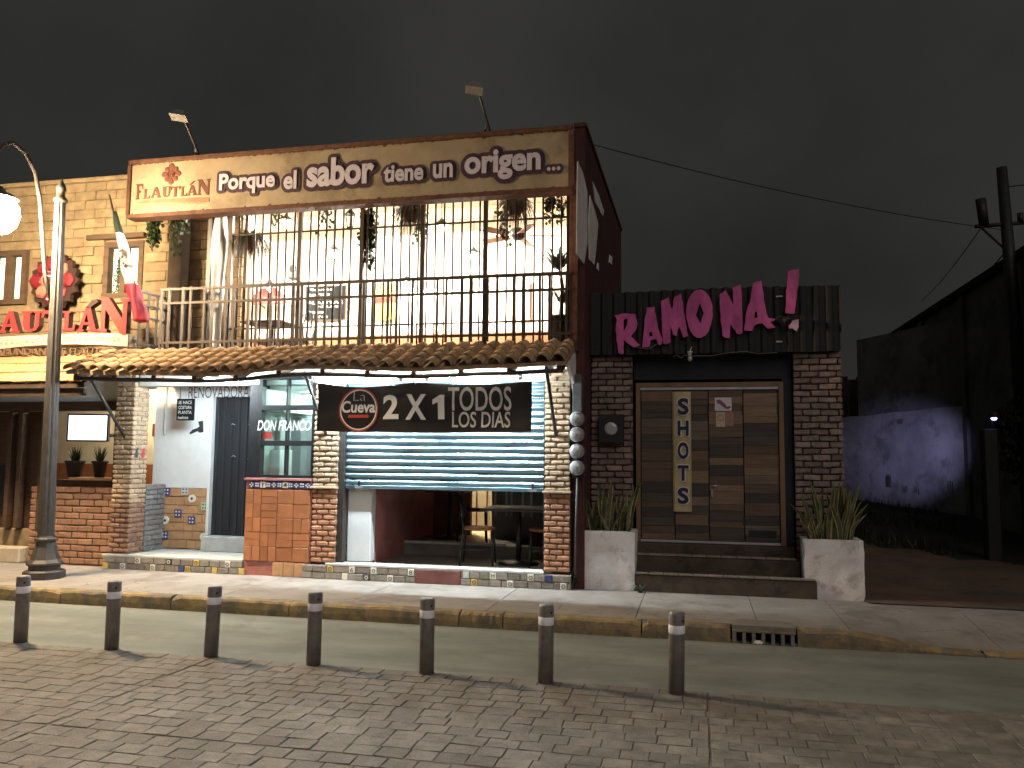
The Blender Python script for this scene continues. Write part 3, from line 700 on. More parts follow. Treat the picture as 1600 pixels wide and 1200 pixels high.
for pl in ([(903, 252), (911, 270), (918, 300), (918, 380), (913, 412), (901, 395), (902, 300)], [(922, 305), (930, 330), (935, 350), (932, 385), (929, 414), (921, 405), (920, 345)], [(926, 283), (936, 305), (944, 330), (942, 338), (930, 315)], [(953, 398), (957, 402), (956, 414), (952, 410)], [(934, 410), (936, 412), (936, 424), (933, 420)]):
    Q = [AX(p[0], p[1], -1.322) for p in pl]; n = len(Q)
    MB().add([(-1.322, q.y, q.z) for q in Q] + [(-1.3305, q.y, q.z) for q in Q], [tuple(range(n)), tuple(reversed(range(n, 2 * n)))] + [(i, (i + 1) % n, n + (i + 1) % n, n + i) for i in range(n)]).build('paint_patch', 'whitedirty', sw)
# lower walls
box('lintel_wall', -7.46, -1.46, 9.76, 9.94, 2.60, 2.958, 'white', bb)
box('shutter_box', -4.42, -1.80, 9.66, 9.755, 2.60, 2.80, 'white', bb)
# recessed shoe-repair front
box('recess_floor', -7.47, -5.72, 9.66, 10.45, .14, .335, 'slabw', bb)
box('recess_nosing', -7.80, -5.72, 9.615, 9.658, .31, .342, 'slabw', bb, .006)
rw_ = box('white_wall', -7.70, -6.80, 10.45, 10.6, 1.20, 2.75, 'white', bb)
box('tile_backing', -7.70, -6.80, 10.47, 10.6, .336, 1.198, 'mortar', bb)
box('white_wall', -6.80, -5.6, 10.452, 10.6, 2.50, 2.75, 'white', bb)
box('door_jamb', -6.798, -6.755, 10.43, 10.6, .55, 2.498, 'white', bb)
box('door_step', -6.78, -5.72, 10.30, 10.6, .336, .54, 'slabw', bb, .008)
dr = box('sheet_door', -6.753, -5.98, 10.50, 10.54, .545, 2.495, 'doorblk', bb)
for i in range(7):
    xx = -6.72 + i * .115; box('door_rib', xx, xx + .03, 10.475, 10.499, .56, 2.48, 'doorblk', dr, .008)
for (xx, zz) in ((-6.48, 2.1), (-6.2, 2.1), (-6.45, 1.65), (-6.2, 1.62)): MB().tube([(xx, 10.47, zz), (xx + .03, 10.45, zz + .015), (xx + .06, 10.47, zz)], .006, 6).build('door_handle', 'alum', dr)
box('recess_ceiling', -7.47, -5.62, 9.945, 10.6, 2.752, 2.80, 'white', bb)
# mixed tiles under the white wall
cw, ch = .1475, .1215
for r_ in range(7):
    x = -7.69 - (cw if r_ % 2 else 0)
    while x < -6.81:
        wv = cw * random.choice((1, 1, 1.6, 2)); a, b = max(-7.69, x), min(-6.805, x + wv)
        if b - a > .03: place('wall_tile', pieces('wall_tile', .2, .03, .114, .004, .002, 'terrawall'), bb, ((a + b) / 2, 10.462, .345 + (r_ + .5) * ch), None, ((b - a - .007) / .2, 1, 1))
        x += wv
for (px, py, mt, rd) in ((260, 768, 'ceramicb', 0), (289, 767, 'slabw', 0), (300, 779, 'ceramicw', 1), (320, 791, 'ceramicg', 0), (278, 802, 'ceramicb', 0), (299, 813, 'ceramicb', 0), (258, 813, 'ceramicw', 1), (257, 836, 'ceramicb', 0), (318, 839, 'ceramicw', 1)):
    c = A(px, py, 10.44); s_ = .055
    if rd:
        o = MB().prism([[(c.x + .058 * math.cos(t), c.z + .058 * math.sin(t)) for t in lin(0, 6.283, 17)[:-1]]], 10.436, 10.45).build('round_tile', mt, bb)
        MB().prism([[(c.x + .02 * math.cos(t), c.z + .02 * math.sin(t)) for t in lin(0, 6.283, 9)[:-1]]], 10.432, 10.4355).build('tile_motif', 'ceramicd', o)
    else:
        o = box('patterned_tile', c.x - s_, c.x + s_, 10.436, 10.45, c.z - s_, c.z + s_, mt, bb)
        for k in range(4):
            a = k * 1.5708 + .78; MB().prism([[(c.x + .034 * math.cos(a) + .014 * math.cos(t), c.z + .034 * math.sin(a) + .014 * math.sin(t)) for t in lin(0, 6.283, 7)[:-1]]], 10.432, 10.4355).build('tile_motif', 'ceramicw' if mt == 'ceramicb' else 'ceramicb', o)
gw = box('grey_side_wall', -7.62, -7.50, 10.02, 10.45, .336, 1.25, 'mortar', bb)
brickwork(gw, 10.02, 10.45, .336, 1.25, -7.47, .17, .07, 'greybrick', D=.03, gap=.01, face='x', jit=.002, bev=.005)
text('wall_lettering', 'RENOVADORA D', A(295, 615, 10.45).x, A(404, 607, 10.45).x, A(300, 622, 10.45).z, A(300, 604, 10.45).z, 10.447, 'ink', bb, .002, offset=-.008)
bo = [(1240, 635), (1270, 630), (1272, 700), (1250, 705), (1235, 695), (1190, 715), (1185, 705), (1205, 685), (1235, 675), (1248, 665)]
MB().prism([[(A(q[0] / 4, 500 + q[1] / 4, 10.45).x, A(q[0] / 4, 500 + q[1] / 4, 10.45).z) for q in bo]], 10.444, 10.449).build('boot_silhouette', 'ink', bb)
# brick piers
def zmix(z): return 'redbrick' if z < 1.27 else 'buff'
def pier(x0, x1, y0, y1, z0, z1, matfn, L=.168, H=.0655, right=False, mat='mortar', name='brick_pier', proud=.012, par=None):
    p = box(name, x0 + .02, x1 - .02, y0 + .035, y1, z0, z1, mat, par or bb)
    brickwork(p, x0, x1 + (0 if not right else 0), z0, z1, y0, L, H, 'buff', D=.06, gap=.010, jit=.006, bev=.014, matfn=matfn)
    if right: brickwork(p, y0 + .005, y1, z0, z1, x1, L, H, 'buff', D=.05, gap=.010, face='x', jit=.005, bev=.012, matfn=matfn)
    return p
pr = pier(-4.785, -4.44, 9.62, 9.95, .345, 2.72, zmix)
box('pier_ledge', -4.80, -4.43, 9.59, 9.66, 1.262, 1.292, 'buff', pr, .008)
pr = pier(-1.80, -1.485, 9.62, 9.95, .345, 2.72, zmix)
box('pier_ledge', -1.815, -1.47, 9.59, 9.66, 1.262, 1.292, 'buff', pr, .008)
pier(-7.775, -7.476, 9.70, 10.02, .15, 2.78, lambda z: 'buff' if z > 1.0 else 'lowbrick', right=True, name='brick_column')
for (px, mt) in ((211, 'ceramicd'), (221, 'bannerr')):      # small painted boots on the column side
    c = AX(px, 715, -7.47); MB().add([(-7.465, c.y + u, c.z + v) for u, v in ((0, 0), (.05, 0), (.06, .06), (.04, .09), (.07, .13), (.02, .13), (-.01, .06))], [tuple(range(7))]).build('painted_boot', mt, bb, fix=False)
# tiled risers
def riser(par, x0, x1, y, z0, decor, holes=()):
    zr = .0835
    core = box('riser', x0, x1, y + .012, y + .2, z0, z0 + 2 * zr, 'mortar', par)
    for r_ in (0, 1):
        zc = z0 + (r_ + .5) * zr; dec = sorted([d for d in decor if d[1] == r_])
        cuts = []; 
        for d in dec: cuts.append((d[0] - .042, d[0] + .042, d))
        for h in holes: cuts.append((h[0], h[1], None))
        cuts.sort(key=lambda c: c[0]); x = x0
        for c in cuts + [(x1, x1, 'end')]:
            while x < c[0] - .02:
                b = min(x + R(.13, .21), c[0])
                if c[0] - b < .05: b = c[0]
                place('riser_tile', pieces('riser_tile', .17, .03, .074, .006, .003, 'greytile'), core, ((x + b) / 2, y + .005 + R(-.003, .003), zc), (0, R(-.01, .01), 0), ((b - x - .008) / .17, 1, 1)); x = b
            if c[2] and c[2] != 'end':
                d = c[2]; rd = d[3] == 'round'
                o = box('ceramic_tile', d[0] - .038, d[0] + .038, y - .012, y + .012, zc - .038, zc + .038, d[2], core, .003)
                fg = 'ceramicd' if d[2] in ('ceramicw', 'ceramicy') else 'ceramicw'
                if d[3] in ('6', '0', '8', 'A', 'M', '1'): text('tile_letter', d[3], d[0] - .02, d[0] + .02, zc - .026, zc + .026, y - .0125, fg, core, .002)
                elif d[3]:
                    for k in range(6):
                        a = k * 1.047; MB().prism([[(d[0] + .02 * math.cos(a) + .008 * math.cos(t), zc + .02 * math.sin(a) + .008 * math.sin(t)) for t in lin(0, 6.283, 7)[:-1]]], y - .015, y - .0124).build('tile_motif', fg, core)
            x = max(x, c[1])
    return core
def dx(px): return A(px, 895, 9.62).x
st = box('shop_step', -4.88, -1.47, 9.63, 12.3, .14, .316, 'floor', bb)
box('step_slab', -4.56, -1.79, 9.59, 9.80, .317, .348, 'slabw', bb, .006)
riser(bb, -4.88, -1.47, 9.60, .150, [(dx(517), 1, 'ceramicy', 'dot'), (dx(551), 1, 'ceramicw', '6'), (dx(585), 1, 'ceramicw', '0'), (dx(643), 1, 'ceramicw', '8'), (dx(729), 1, 'slabw', 'A'), (dx(771), 1, 'ceramicw', 'M'), (dx(830), 1, 'ceramicw', 'dot'), (dx(858), 1, 'ceramicb', ''),
     (dx(540), 0, 'ceramicw', ''), (dx(574), 0, 'ceramicd', 'dot'), (dx(611), 0, 'ceramicw', 'dot'), (dx(742), 0, 'ceramicy', 'dot'), (dx(798), 0, 'ceramicw', 'dot'), (dx(881), 0, 'ceramicw', 'dot')], [(dx(650), dx(721))])
box('riser_panel', dx(650) + .004, dx(721) - .004, 9.585, 9.61, .152, .314, 'maroon', bb, .004)
riser(bb, -7.78, -5.72, 9.625, .148, [(dx(191), 0, 'ceramicw', 'dot'), (dx(214), 1, 'ceramicw', 'dot'), (dx(238), 0, 'ceramicw', 'dot'), (dx(263), 1, 'ceramicd', 'dot'), (dx(283), 0, 'ceramicb', ''), (dx(293), 0, 'ceramicy', 'dot'), (dx(306), 1, 'ceramicy', 'dot'), (dx(335), 0, 'ceramicy', ''), (dx(355), 1, 'ceramicw', 'dot'), (dx(377), 0, 'ceramicy', ''), (-7.74, 0, 'ceramicy', '')])
# counter with terracotta tiles and a patterned tile band
ct = box('counter', -5.715, -4.79, 9.64, 9.95, .14, 1.352, 'pinkwall', bb)
box('counter_top', -5.73, -4.795, 9.60, 9.68, 1.353, 1.385, 'pinkwall', ct, .006)
nc, nr = 4, 5; cw = .905 / nc; ch = .905 / nr
for i in range(nc):
    for j in range(nr):
        x0 = -5.705 + i * cw; z0 = .335 + j * ch; k = random.random()
        rects = [(0, 1, 0, 1)] if k < .35 else [(0, .5, 0, 1), (.5, 1, 0, 1)] if k < .62 else [(0, 1, 0, .5), (0, 1, .5, 1)]
        for (a, b, c, d) in rects:
            place('counter_tile', pieces('counter_tile', .2, .03, .17, .004, .002, 'terra'), ct, (x0 + (a + b) / 2 * cw, 9.627 + R(-.003, .003), z0 + (c + d) / 2 * ch), None, (((b - a) * cw - .006) / .2, 1, ((d - c) * ch - .006) / .17))
for i in range(3): place('counter_tile', pieces('counter_tile', .2, .03, .17, .004, .002, 'terrawall'), ct, (-5.22 + i * .152, 9.628, .24), None, (.73, 1, 1))
for i in range(11):
    x0 = -5.66 + i * .0785; mt = 'ceramicw' if i in (2, 6) else 'ceramicb'
    o = box('band_tile', x0, x0 + .0745, 9.612, 9.64, 1.262, 1.338, mt, ct, .003)
    c = (x0 + .037, 1.30)
    if mt == 'ceramicb':
        for k in range(4):
            a = k * 1.5708 + (.78 if i % 2 else 0); MB().prism([[(c[0] + .021 * math.cos(a) + .011 * math.cos(t), c[1] + .021 * math.sin(a) + .011 * math.sin(t)) for t in lin(0, 6.283, 7)[:-1]]], 9.608, 9.6115).build('tile_motif', 'ceramicw', ct)
    elif i == 2:
        MB().prism([[(c[0] - .004, c[1] - .028), (c[0] + .004, c[1] - .028), (c[0] + .005, c[1]), (c[0] + .022, c[1] + .02), (c[0] + .004, c[1] + .014), (c[0], c[1] + .028), (c[0] - .018, c[1] + .012), (c[0] - .004, c[1])]], 9.608, 9.6115).build('tile_motif', 'ink', ct)
    else:
        MB().prism([[(c[0] - .026, c[1] - .012), (c[0] + .004, c[1] - .006), (c[0] + .026, c[1] - .026), (c[0] + .022, c[1] + .012), (c[0] + .006, c[1] + .026), (c[0] - .01, c[1] + .008)]], 9.608, 9.6115).build('tile_motif', 'ceramicd', ct)
# kitchen window
wn_ = MB()
X0, X1, Z0, Z1 = -5.60, -4.79, 1.388, 2.72
wn_.box(X0, X0 + .055, 9.66, 9.76, Z0, Z1); wn_.box(X1 - .04, X1, 9.66, 9.76, Z0, Z1); wn_.box(X0 + .055, X1 - .04, 9.661, 9.759, Z0, Z0 + .035); wn_.box(X0 + .055, X1 - .04, 9.661, 9.759, Z1 - .06, Z1)
for zb, zt in ((1.80, 1.865), (2.262, 2.325)): wn_.box(X0 + .055, X1 - .04, 9.661, 9.759, zb, zt)
xm = (X0 + X1) / 2 - .0
for zb, zt in ((Z0 + .035, 1.80), (1.865, 2.262), (2.325, Z1 - .06)): wn_.box(xm - .012, xm + .012, 9.67, 9.75, zb, zt)
kw = wn_.build('kitchen_window', 'black', bb)
for zb, zt in ((Z0 + .03, 1.803), (1.862, 2.265), (2.322, Z1 - .055)):
    for a, b in ((X0 + .05, xm - .01), (xm + .01, X1 - .038)): box('pane', a, b, 9.705, 9.711, zb, zt, 'glassdark', kw)
text('window_lettering', 'DON FRANCO', A(405, 665, 9.7).x, A(489, 655, 9.7).x, A(440, 673, 9.7).z, A(440, 657, 9.7).z, 9.659, 'bannerw', kw, .002, shear=.2, offset=.012)
a, b = A(409, 686, 9.7), A(425, 675, 9.7); box('red_sticker', a.x, b.x, 9.700, 9.7035, a.z, b.z, 'bannerr', kw)
box('window_post', -5.72, -5.602, 9.66, 9.72, 1.387, 2.60, 'black', bb)
box('recess_side_wall', -5.72, -5.605, 9.722, 10.6, .336, 2.60, 'black', bb)
box('kitchen_wall', -5.604, -4.30, 11.2, 11.3, .3, 2.6, 'kitchen', bb); box('kitchen_ceiling', -5.604, -4.30, 9.95, 11.2, 2.55, 2.599, 'white', bb); box('kitchen_floor', -5.604, -4.30, 9.95, 11.2, .3, .4, 'floor', bb)
box('kitchen_wall', -4.42, -4.30, 9.96, 11.2, .4, 2.55, 'kitchen', bb)
for (x, z, w_, h, d, mt) in ((-5.35, 1.36, .28, .42, .3, 'white'), (-4.95, 1.36, .22, .75, .3, 'alum'), (-5.1, 2.05, .6, .12, .3, 'white'), (-4.75, 1.9, .12, .6, .2, 'slabw')):
    t = box('kitchen_cabinet', x, x + w_, 11.19 - d, 11.19, z, z + h, mt, bb, .01)
box('kitchen_lining', -5.603, -5.592, 9.80, 11.2, .4, 2.55, 'kitchen', bb)
for (y0, y1, z0, z1, w_, mt) in ((10.0, 10.35, 1.35, 1.75, .14, 'white'), (10.55, 10.9, 1.35, 2.2, .16, 'alum'), (9.95, 10.9, 2.25, 2.32, .2, 'white'), (10.1, 10.2, 1.75, 2.2, .08, 'slabw'), (10.4, 10.46, 1.3, 2.2, .05, 'white')): box('kitchen_cabinet', -5.591, -5.591 + w_, y0, y1, z0, z1, mt, bb, .008)
box('kitchen_bench', -5.59, -4.43, 10.7, 11.19, 1.2, 1.34, 'alum', bb)
kl = thing('kitchen_lamp', (-5.0, 10.6, 2.5), 'fluorescent lamp inside the kitchen behind the lettered window', 'lamp')
box('housing', -5.45, -4.55, 10.55, 10.65, 2.52, 2.549, 'white', kl); MB().tube([(-5.4, 10.6, 2.50), (-4.6, 10.6, 2.50)], .013, 8).build('tube', emat('kitchen tube', (.84, 1, .95), 300), kl)
# roller shutter
sh = thing('roller_shutter', (-3.09, 9.72, 1.27), 'half raised zinc roller shutter behind the black banner', 'shutter')
pit = .0845
for i in range(16):
    z0 = 1.315 + i * pit; V = []; F = []; n = 9
    for k in range(n):
        t = k / (n - 1); yy = 9.735 - .026 * math.sin(math.pi * min(1, t / .86)) if t < .86 else 9.735 + .004
        for q in range(15):
            x = -4.37 + 2.555 * q / 14; V.append((x, yy + .006 * mnoise.noise((x * 1.6, i * .7, 1)) + .003 * mnoise.noise((x * 5, i * 2.3, 4)), z0 + t * pit + .003 * mnoise.noise((x * 2.2, i * 1.3, 9))))
    for k in range(n - 1):
        for q in range(14): F.append((15 * k + q, 15 * k + q + 1, 15 * k + q + 16, 15 * k + q + 15))
    MB().add(V, F, True).build('slat', 'steel', sh, fix=False)
box('bottom_bar', -4.37, -1.815, 9.70, 9.75, 1.272, 1.316, 'steel', sh, .006)
for xx in (-4.18, -1.95): box('lock_bar', xx - .012, xx + .012, 9.692, 9.70, 1.285, 1.37, 'black', sh); box('lock_plate', xx - .05, xx + .05, 9.69, 9.699, 1.275, 1.30, 'alum', sh)
box('guide', -4.435, -4.372, 9.66, 9.78, .349, 2.598, 'darkiron', sh); box('guide', -1.813, -1.795, 9.66, 9.78, .349, 2.598, 'darkiron', sh)
# room behind the shutter
box('plaster_jamb', -4.37, -4.05, 9.80, 9.95, .349, 2.598, 'white', bb, .012)
box('bar_side_wall', -4.16, -4.05, 9.951, 12.4, .317, 2.598, 'pinkwall', bb)
box('bar_ceiling', -4.2, -1.46, 9.951, 14, 2.56, 2.5985, 'maroon', bb)
xd = A(735, 800, 12.3).x; xe_ = A(789, 800, 12.9).x
box('bar_back_wall', -4.05, xd, 12.30, 12.4, .317, 2.558, 'maroon', bb)
rf = box('raised_floor', -4.05, -1.46, 11.02, 14, .317, .47, 'floor', bb)
box('step_edge', -4.04, A(789, 845, 11).x, 11.0, 11.06, .468, .505, 'slabw', bb, .004)
cp = box('cream_panel', xd - .6, xe_, 13.2, 13.25, .47, 2.5, 'curtain', bb)
x = xd - .5
while x < xe_ - .02:
    box('panel_groove', x, x + .018, 13.19, 13.199, .47, 2.5, 'darkcloth', cp); x += R(.09, .2)
box('cream_floor', xd - .4, xe_ + .02, 11.3, 13.18, .471, .478, 'curtain', bb)
bp_ = box('grey_panel', xe_ + .01, -1.46, 12.0, 12.06, .471, 2.5, 'bluegrey', bb)
for xx in (.05, .22, .3, .47, .6): box('panel_stripe', xe_ + xx, xe_ + xx + .03, 11.985, 11.999, .8, 2.5, 'white', bp_)
kl = thing('back_room_lamp', (xd - .25, 12.75, 2.4), 'lamp lighting the cream panel deep behind the raised shutter', 'lamp')
box('housing', xd - .6, xd - .1, 12.8, 12.9, 2.45, 2.5, 'white', kl); MB().tube([(xd - .55, 12.85, 2.42), (xd - .15, 12.85, 2.42)], .015, 8).build('tube', emat('back room tube', (1, .86, .62), 1800), kl)
# tiled canopy
ez_pts = [(-8.0, 2.765), (-6.9, 2.735), (-5.8, 2.711), (-4.6, 2.782), (-3.17, 2.734), (-2.3, 2.755), (-1.4, 2.782)]
def ez(x):
    for (a, za), (b, zb) in zip(ez_pts, ez_pts[1:]):
        if x <= b: t = max(0, (x - a) / (b - a)); t = t * t * (3 - 2 * t); return za + (zb - za) * t
    return ez_pts[-1][1]
XL, XR = -7.92, -1.43; YE, YT, ZT = 8.90, 9.70, 3.085
n = 40; V = []; F = []
for i in range(n):
    x = XL + (XR - XL) * i / (n - 1); e = ez(x)
    V += [(x, YE + .03, e - .075), (x, YE + .03, e - .03), (x, YT, ZT - .05), (x, YT, ZT - .10)]
for i in range(n - 1): F += [(i * 4 + k, (i + 1) * 4 + k, (i + 1) * 4 + (k + 1) % 4, i * 4 + (k + 1) % 4) for k in range(4)]
F += [(0, 1, 2, 3), ((n - 1) * 4 + 3, (n - 1) * 4 + 2, (n - 1) * 4 + 1, (n - 1) * 4)]
can = MB().add(V, F).build('canopy', 'tile', bb)
def bartile(L, r0, r1, th=.013, n=7):
    V = []; F = []
    for (yy, r_) in ((0, r0), (L, r1)):
        for rr in (r_, r_ - th):
            for k in range(n): a = math.pi * (.04 + .92 * k / (n - 1)); V.append((rr * math.cos(a), yy, rr * 1.02 * math.sin(a)))
    for k in range(n - 1):
        F += [(k, k + 1, 2 * n + k + 1, 2 * n + k), (n + k, 3 * n + k, 3 * n + k + 1, n + k + 1), (k, n + k, n + k + 1, k + 1)]
    mb = MB().add(V, F, True); mb.sm = [i % 3 != 2 for i in range(len(F))]
    return mb.mesh('tile', 'roof_tile')
bt_ = [bartile(.275, .083 + R(-.003, .003), .070 + R(-.003, .003)) for _ in range(5)]
ncol = 35; pc = (XR - XL - .17) / (ncol - 1); nrow = 4
for c in range(ncol):
    xc = XL + .085 + c * pc
    e = ez(xc); sl_ = math.atan2(ZT - e, YT - YE); ln = math.hypot(ZT - e, YT - YE); exr = (ln - .06) / nrow
    for r_ in range(nrow):
        s_ = r_ * exr + R(-.008, .008)
        place('roof_tile', random.choice(bt_), can, (xc + R(-.007, .007), YE - .015 + math.cos(sl_) * s_, e - .035 + math.sin(sl_) * s_ + .008), (sl_ - .045, R(-.03, .03), R(-.02, .02)))
for i, xx in enumerate(lin(XL + .12, XR - .08, 12)):
    MB().add([(xx - .03, YE + .06, ez(xx) - .155), (xx + .03, YE + .06, ez(xx) - .155), (xx + .03, YT + .04, ZT - .19), (xx - .03, YT + .04, ZT - .19), (xx - .03, YE + .06, ez(xx) - .077), (xx + .03, YE + .06, ez(xx) - .077), (xx + .03, YT + .04, ZT - .11), (xx - .03, YT + .04, ZT - .11)],
             [(0, 1, 2, 3), (4, 5, 6, 7), (0, 1, 5, 4), (1, 2, 6, 5), (2, 3, 7, 6), (3, 0, 4, 7)]).build('rafter', 'wooddark', can)
pts = [(x, YE + .10, ez(x) - .125) for x in lin(XL + .1, XR - .05, 24)]
MB().tube(pts, .026, 8).build('eave_pipe', 'darkiron', can)
for (p, q) in (((-1.66, 9.63, 1.95), (-1.66, 8.96, 2.69)), ((-7.62, 9.72, 1.90), (-7.62, 9.02, 2.64)), ((-4.62, 9.63, 1.95), (-4.62, 9.0, 2.68))):
    MB().tube([p, q], .021, 6).build('strut', 'darkiron', can)
gs = MB().add([(-1.475, 9.05, 2.78), (-1.475, 9.72, 3.03), (-1.475, 9.72, 2.45), (-1.475, 9.5, 2.62)] + [(-1.435, 9.05, 2.78), (-1.435, 9.72, 3.03), (-1.435, 9.72, 2.45), (-1.435, 9.5, 2.62)], [(0, 1, 2, 3), (4, 7, 6, 5), (0, 4, 5, 1), (1, 5, 6, 2), (2, 6, 7, 3), (3, 7, 4, 0)]).build('end_plaster', 'whitedirty', can)

# fluorescent lamps under the canopy
def tubelamp(p, q, label):
    p, q = Vector(p), Vector(q); t = thing('tube_lamp', (p + q) / 2, label, 'lamp', 'fluorescent tubes under the tiled canopy')
    MB().tube([p, q], .016, 10).build('tube', 'tube', t)
    d = (q - p).normalized(); up = Vector((0, 0, .045))
    MB().tube([p - d * .03 + up, q + d * .03 + up], .022, 6).build('housing', 'white', t)
    for e, s_ in ((p, 1), (q, -1)): MB().tube([e - d * .03 * s_, e + d * .02 * s_], .022, 8).build('socket', 'white', t)
tubelamp((-6.12, 9.02, 2.60), (-6.05, 9.98, 2.66), 'fluorescent tube pointing into the recess over the white shoe repair wall')
tubelamp((-4.62, 9.27, 2.60), (-3.50, 9.27, 2.60), 'fluorescent tube above the left half of the black banner')
tubelamp((-3.15, 9.27, 2.60), (-2.03, 9.27, 2.60), 'fluorescent tube above the right half of the black banner')

# banner
bn = thing('banner', (-3.2, 9.15, 1.95), 'black vinyl banner reading La Cueva 2 X 1 todos los dias hung over the shutter', 'banner')
YBN = 9.14
c0, c1 = A(495, 635, YBN), A(831, 632, YBN); BX0, BX1 = c0.x, c1.x
BZ1 = A(650, 597, YBN).z; BZ0 = A(650, 674, YBN).z
def by(x, z):
    u = (x - BX0) / (BX1 - BX0); v = (z - BZ0) / (BZ1 - BZ0)
    return .028 * math.sin(u * 9 + .7) * (1 - .4 * v) + .007 * math.sin(u * 23 + v * 4) + .010 * math.sin(u * 5 - v * 7) + .02 * abs(u - .46) ** .6 * v - .012 * math.exp(-((u - .46) / .05) ** 2) * v
def bz(u, v):
    sag = -.05 * math.sin(math.pi * u / .46) if u < .46 else -.035 * math.sin(math.pi * (u - .46) / .54)
    return sag * v + (1 - v) * (-.016 * math.sin(math.pi * u))
V = []; F = []; nu, nv = 72, 18
for j in range(nv + 1):
    for i in range(nu + 1):
        u, v = i / nu, j / nv; x = BX0 + u * (BX1 - BX0); z = BZ0 + v * (BZ1 - BZ0) + bz(u, v); V.append((x, YBN + by(x, z), z))
for j in range(nv):
    for i in range(nu): a = j * (nu + 1) + i; F.append((a, a + 1, a + nu + 2, a + nu + 1))
MB().add(V, F, True).build('cloth', 'banner', bn, fix=False)
def Bp(x, y): return A(x, y, YBN)
def btext(nm, body, x0, x1, yb, yt, mat, **k):
    a, b = Bp(x0, yb), Bp(x1, yt); text(nm, body, a.x, b.x, a.z, b.z, YBN - .006, mat, bn, .002, fn=by, **k)
btext('banner_lettering', 'La', 551, 571, 626, 612, 'bannerg', offset=-.02)
btext('banner_lettering', 'Cueva', 533, 587, 645, 626, 'bannerw', offset=.025)
btext('banner_numeral', '2', 599, 625, 655, 617, 'bannerw', offset=.03)
btext('banner_numeral', 'X', 635, 667, 656, 616, 'bannerw', offset=.03)
btext('banner_numeral', '1', 676, 695, 655, 617, 'bannerw', offset=.0)
btext('banner_lettering', 'TODOS', 700, 799, 642, 604, 'bannerg', offset=.01)
btext('banner_lettering', 'LOS DIAS', 706, 797, 668, 643, 'bannerg', offset=.01)
cc = Bp(560, 640)
def bring(r, w_, mat, nm):
    V = []; F = []; n = 48
    for i in range(n):
        a = 2 * math.pi * i / n
        for rr in (r, r - w_): x, z = cc.x + rr * .98 * math.cos(a), cc.z + rr * math.sin(a); V.append((x, YBN - .0065 + by(x, z), z))
    for i in range(n): a, b = 2 * i, 2 * ((i + 1) % n); F.append((a, b, b + 1, a + 1))
    MB().add(V, F).build(nm, mat, bn, fix=False)
bring(.262, .016, 'bannerr', 'banner_ring'); bring(.243, .014, 'bannerw', 'banner_ring')
a, b = Bp(544, 653), Bp(576, 648)
V = []; F = []
for i in range(9):
    x = a.x + (b.x - a.x) * i / 8
    for z in (a.z, b.z): V.append((x, YBN - .0065 + by(x, z), z))
for i in range(8): F.append((2 * i, 2 * i + 2, 2 * i + 3, 2 * i + 1))
MB().add(V, F).build('banner_bar', 'bannerr', bn, fix=False)
for (px, py, tx, ty, tz) in ((497, 598, -4.72, 9.0, 2.66), (650, 600, -3.3, 9.02, 2.66), (829, 593, -1.7, 9.0, 2.67)):
    a = Bp(px, py); MB().tube([(a.x, YBN - .01, a.z), ((a.x + tx) / 2, 9.07, (a.z + tz) / 2 - .01), (tx, ty, tz)], .007, 5).build('rope', 'flagwhite', bn)

# ================================================================== SIGN BOARD
YS = 9.46
tl_, tr_, bl_, br_ = A(203, 257, YS), A(890, 204, YS), A(203, 334, YS), A(888, 294, YS)
SX0, SX1, SZ0, SZ1 = bl_.x, br_.x, (bl_.z + br_.z) / 2, (tl_.z + tr_.z) / 2
sb = thing('billboard_sign', ((SX0 + SX1) / 2, YS, SZ0), 'long cream billboard with rusty frame reading Porque el sabor tiene un origen', 'sign')
box('face', SX0, SX1, YS, YS + .03, SZ0, SZ1, 'signface', sb)
box('frame_top', SX0 - .04, SX1 + .05, YS - .035, YS + .17, SZ1 + .001, SZ1 + .055, 'rust', sb, .006)
box('frame_bottom', SX0 - .04, SX1 + .05, YS - .03, YS + .17, SZ0 - .055, SZ0 - .001, 'rust', sb, .006)
box('frame_end', SX0 - .06, SX0 - .001, YS - .02, YS + .17, SZ0 - .002, SZ1 + .002, 'rust', sb, .006)
box('frame_end', SX1 + .001, SX1 + .07, YS - .02, YS + .17, SZ0 - .002, SZ1 + .002, 'rust', sb, .006)
box('back_panel', SX0 + .01, SX1 - .01, YS + .10, YS + .13, SZ0, SZ1, 'rust', sb)
# rust creeping in from the edges of the face: many small flakes of corroded sheet
mb = MB()
for i in range(420):
    x = R(SX0, SX1); top = random.random() < .5; h = R(.003, .014) * (2.2 if random.random() < .1 else 1); w_ = R(.012, .05)
    zz = SZ1 if top else SZ0; d = -1 if top else 1
    mb.add([(x - w_, YS - .001 - R(0, .001), zz), (x + w_, YS - .001 - R(0, .001), zz), (x + w_ * R(.1, .6), YS - .0015, zz + d * h), (x - w_ * R(.1, .6), YS - .0015, zz + d * h * R(.7, 1))], [(0, 1, 2, 3)])
o = mb.build('rust_flakes', 'rust', sb, fix=False); o['kind'] = 'stuff'
def word(body, x0, x1, yb0, yt, off=.032, ol=.046):
    """x range in the photo; yb0 lowest ink and yt highest ink at the left end"""
    a, b, t = A(x0, yb0, YS), A(x1, yb0, YS), A(x0, yt, YS)
    yl = YS - .006
    text('word', body, a.x, b.x, a.z, t.z, yl, 'letterw', sb, .004, offset=off, outline=ol, outmat='outline')
word('Porque', 343, 430, 306, 273); word('el', 444, 464, 297, 268); word('sabor', 480, 585, 294, 250, .036, .056); word('tiene', 600, 662, 286, 260); word('un', 677, 708, 280, 257)
word('origen', 726, 845, 285, 238, .036, .056); word('...', 855, 876, 268, 262, .02, .04)
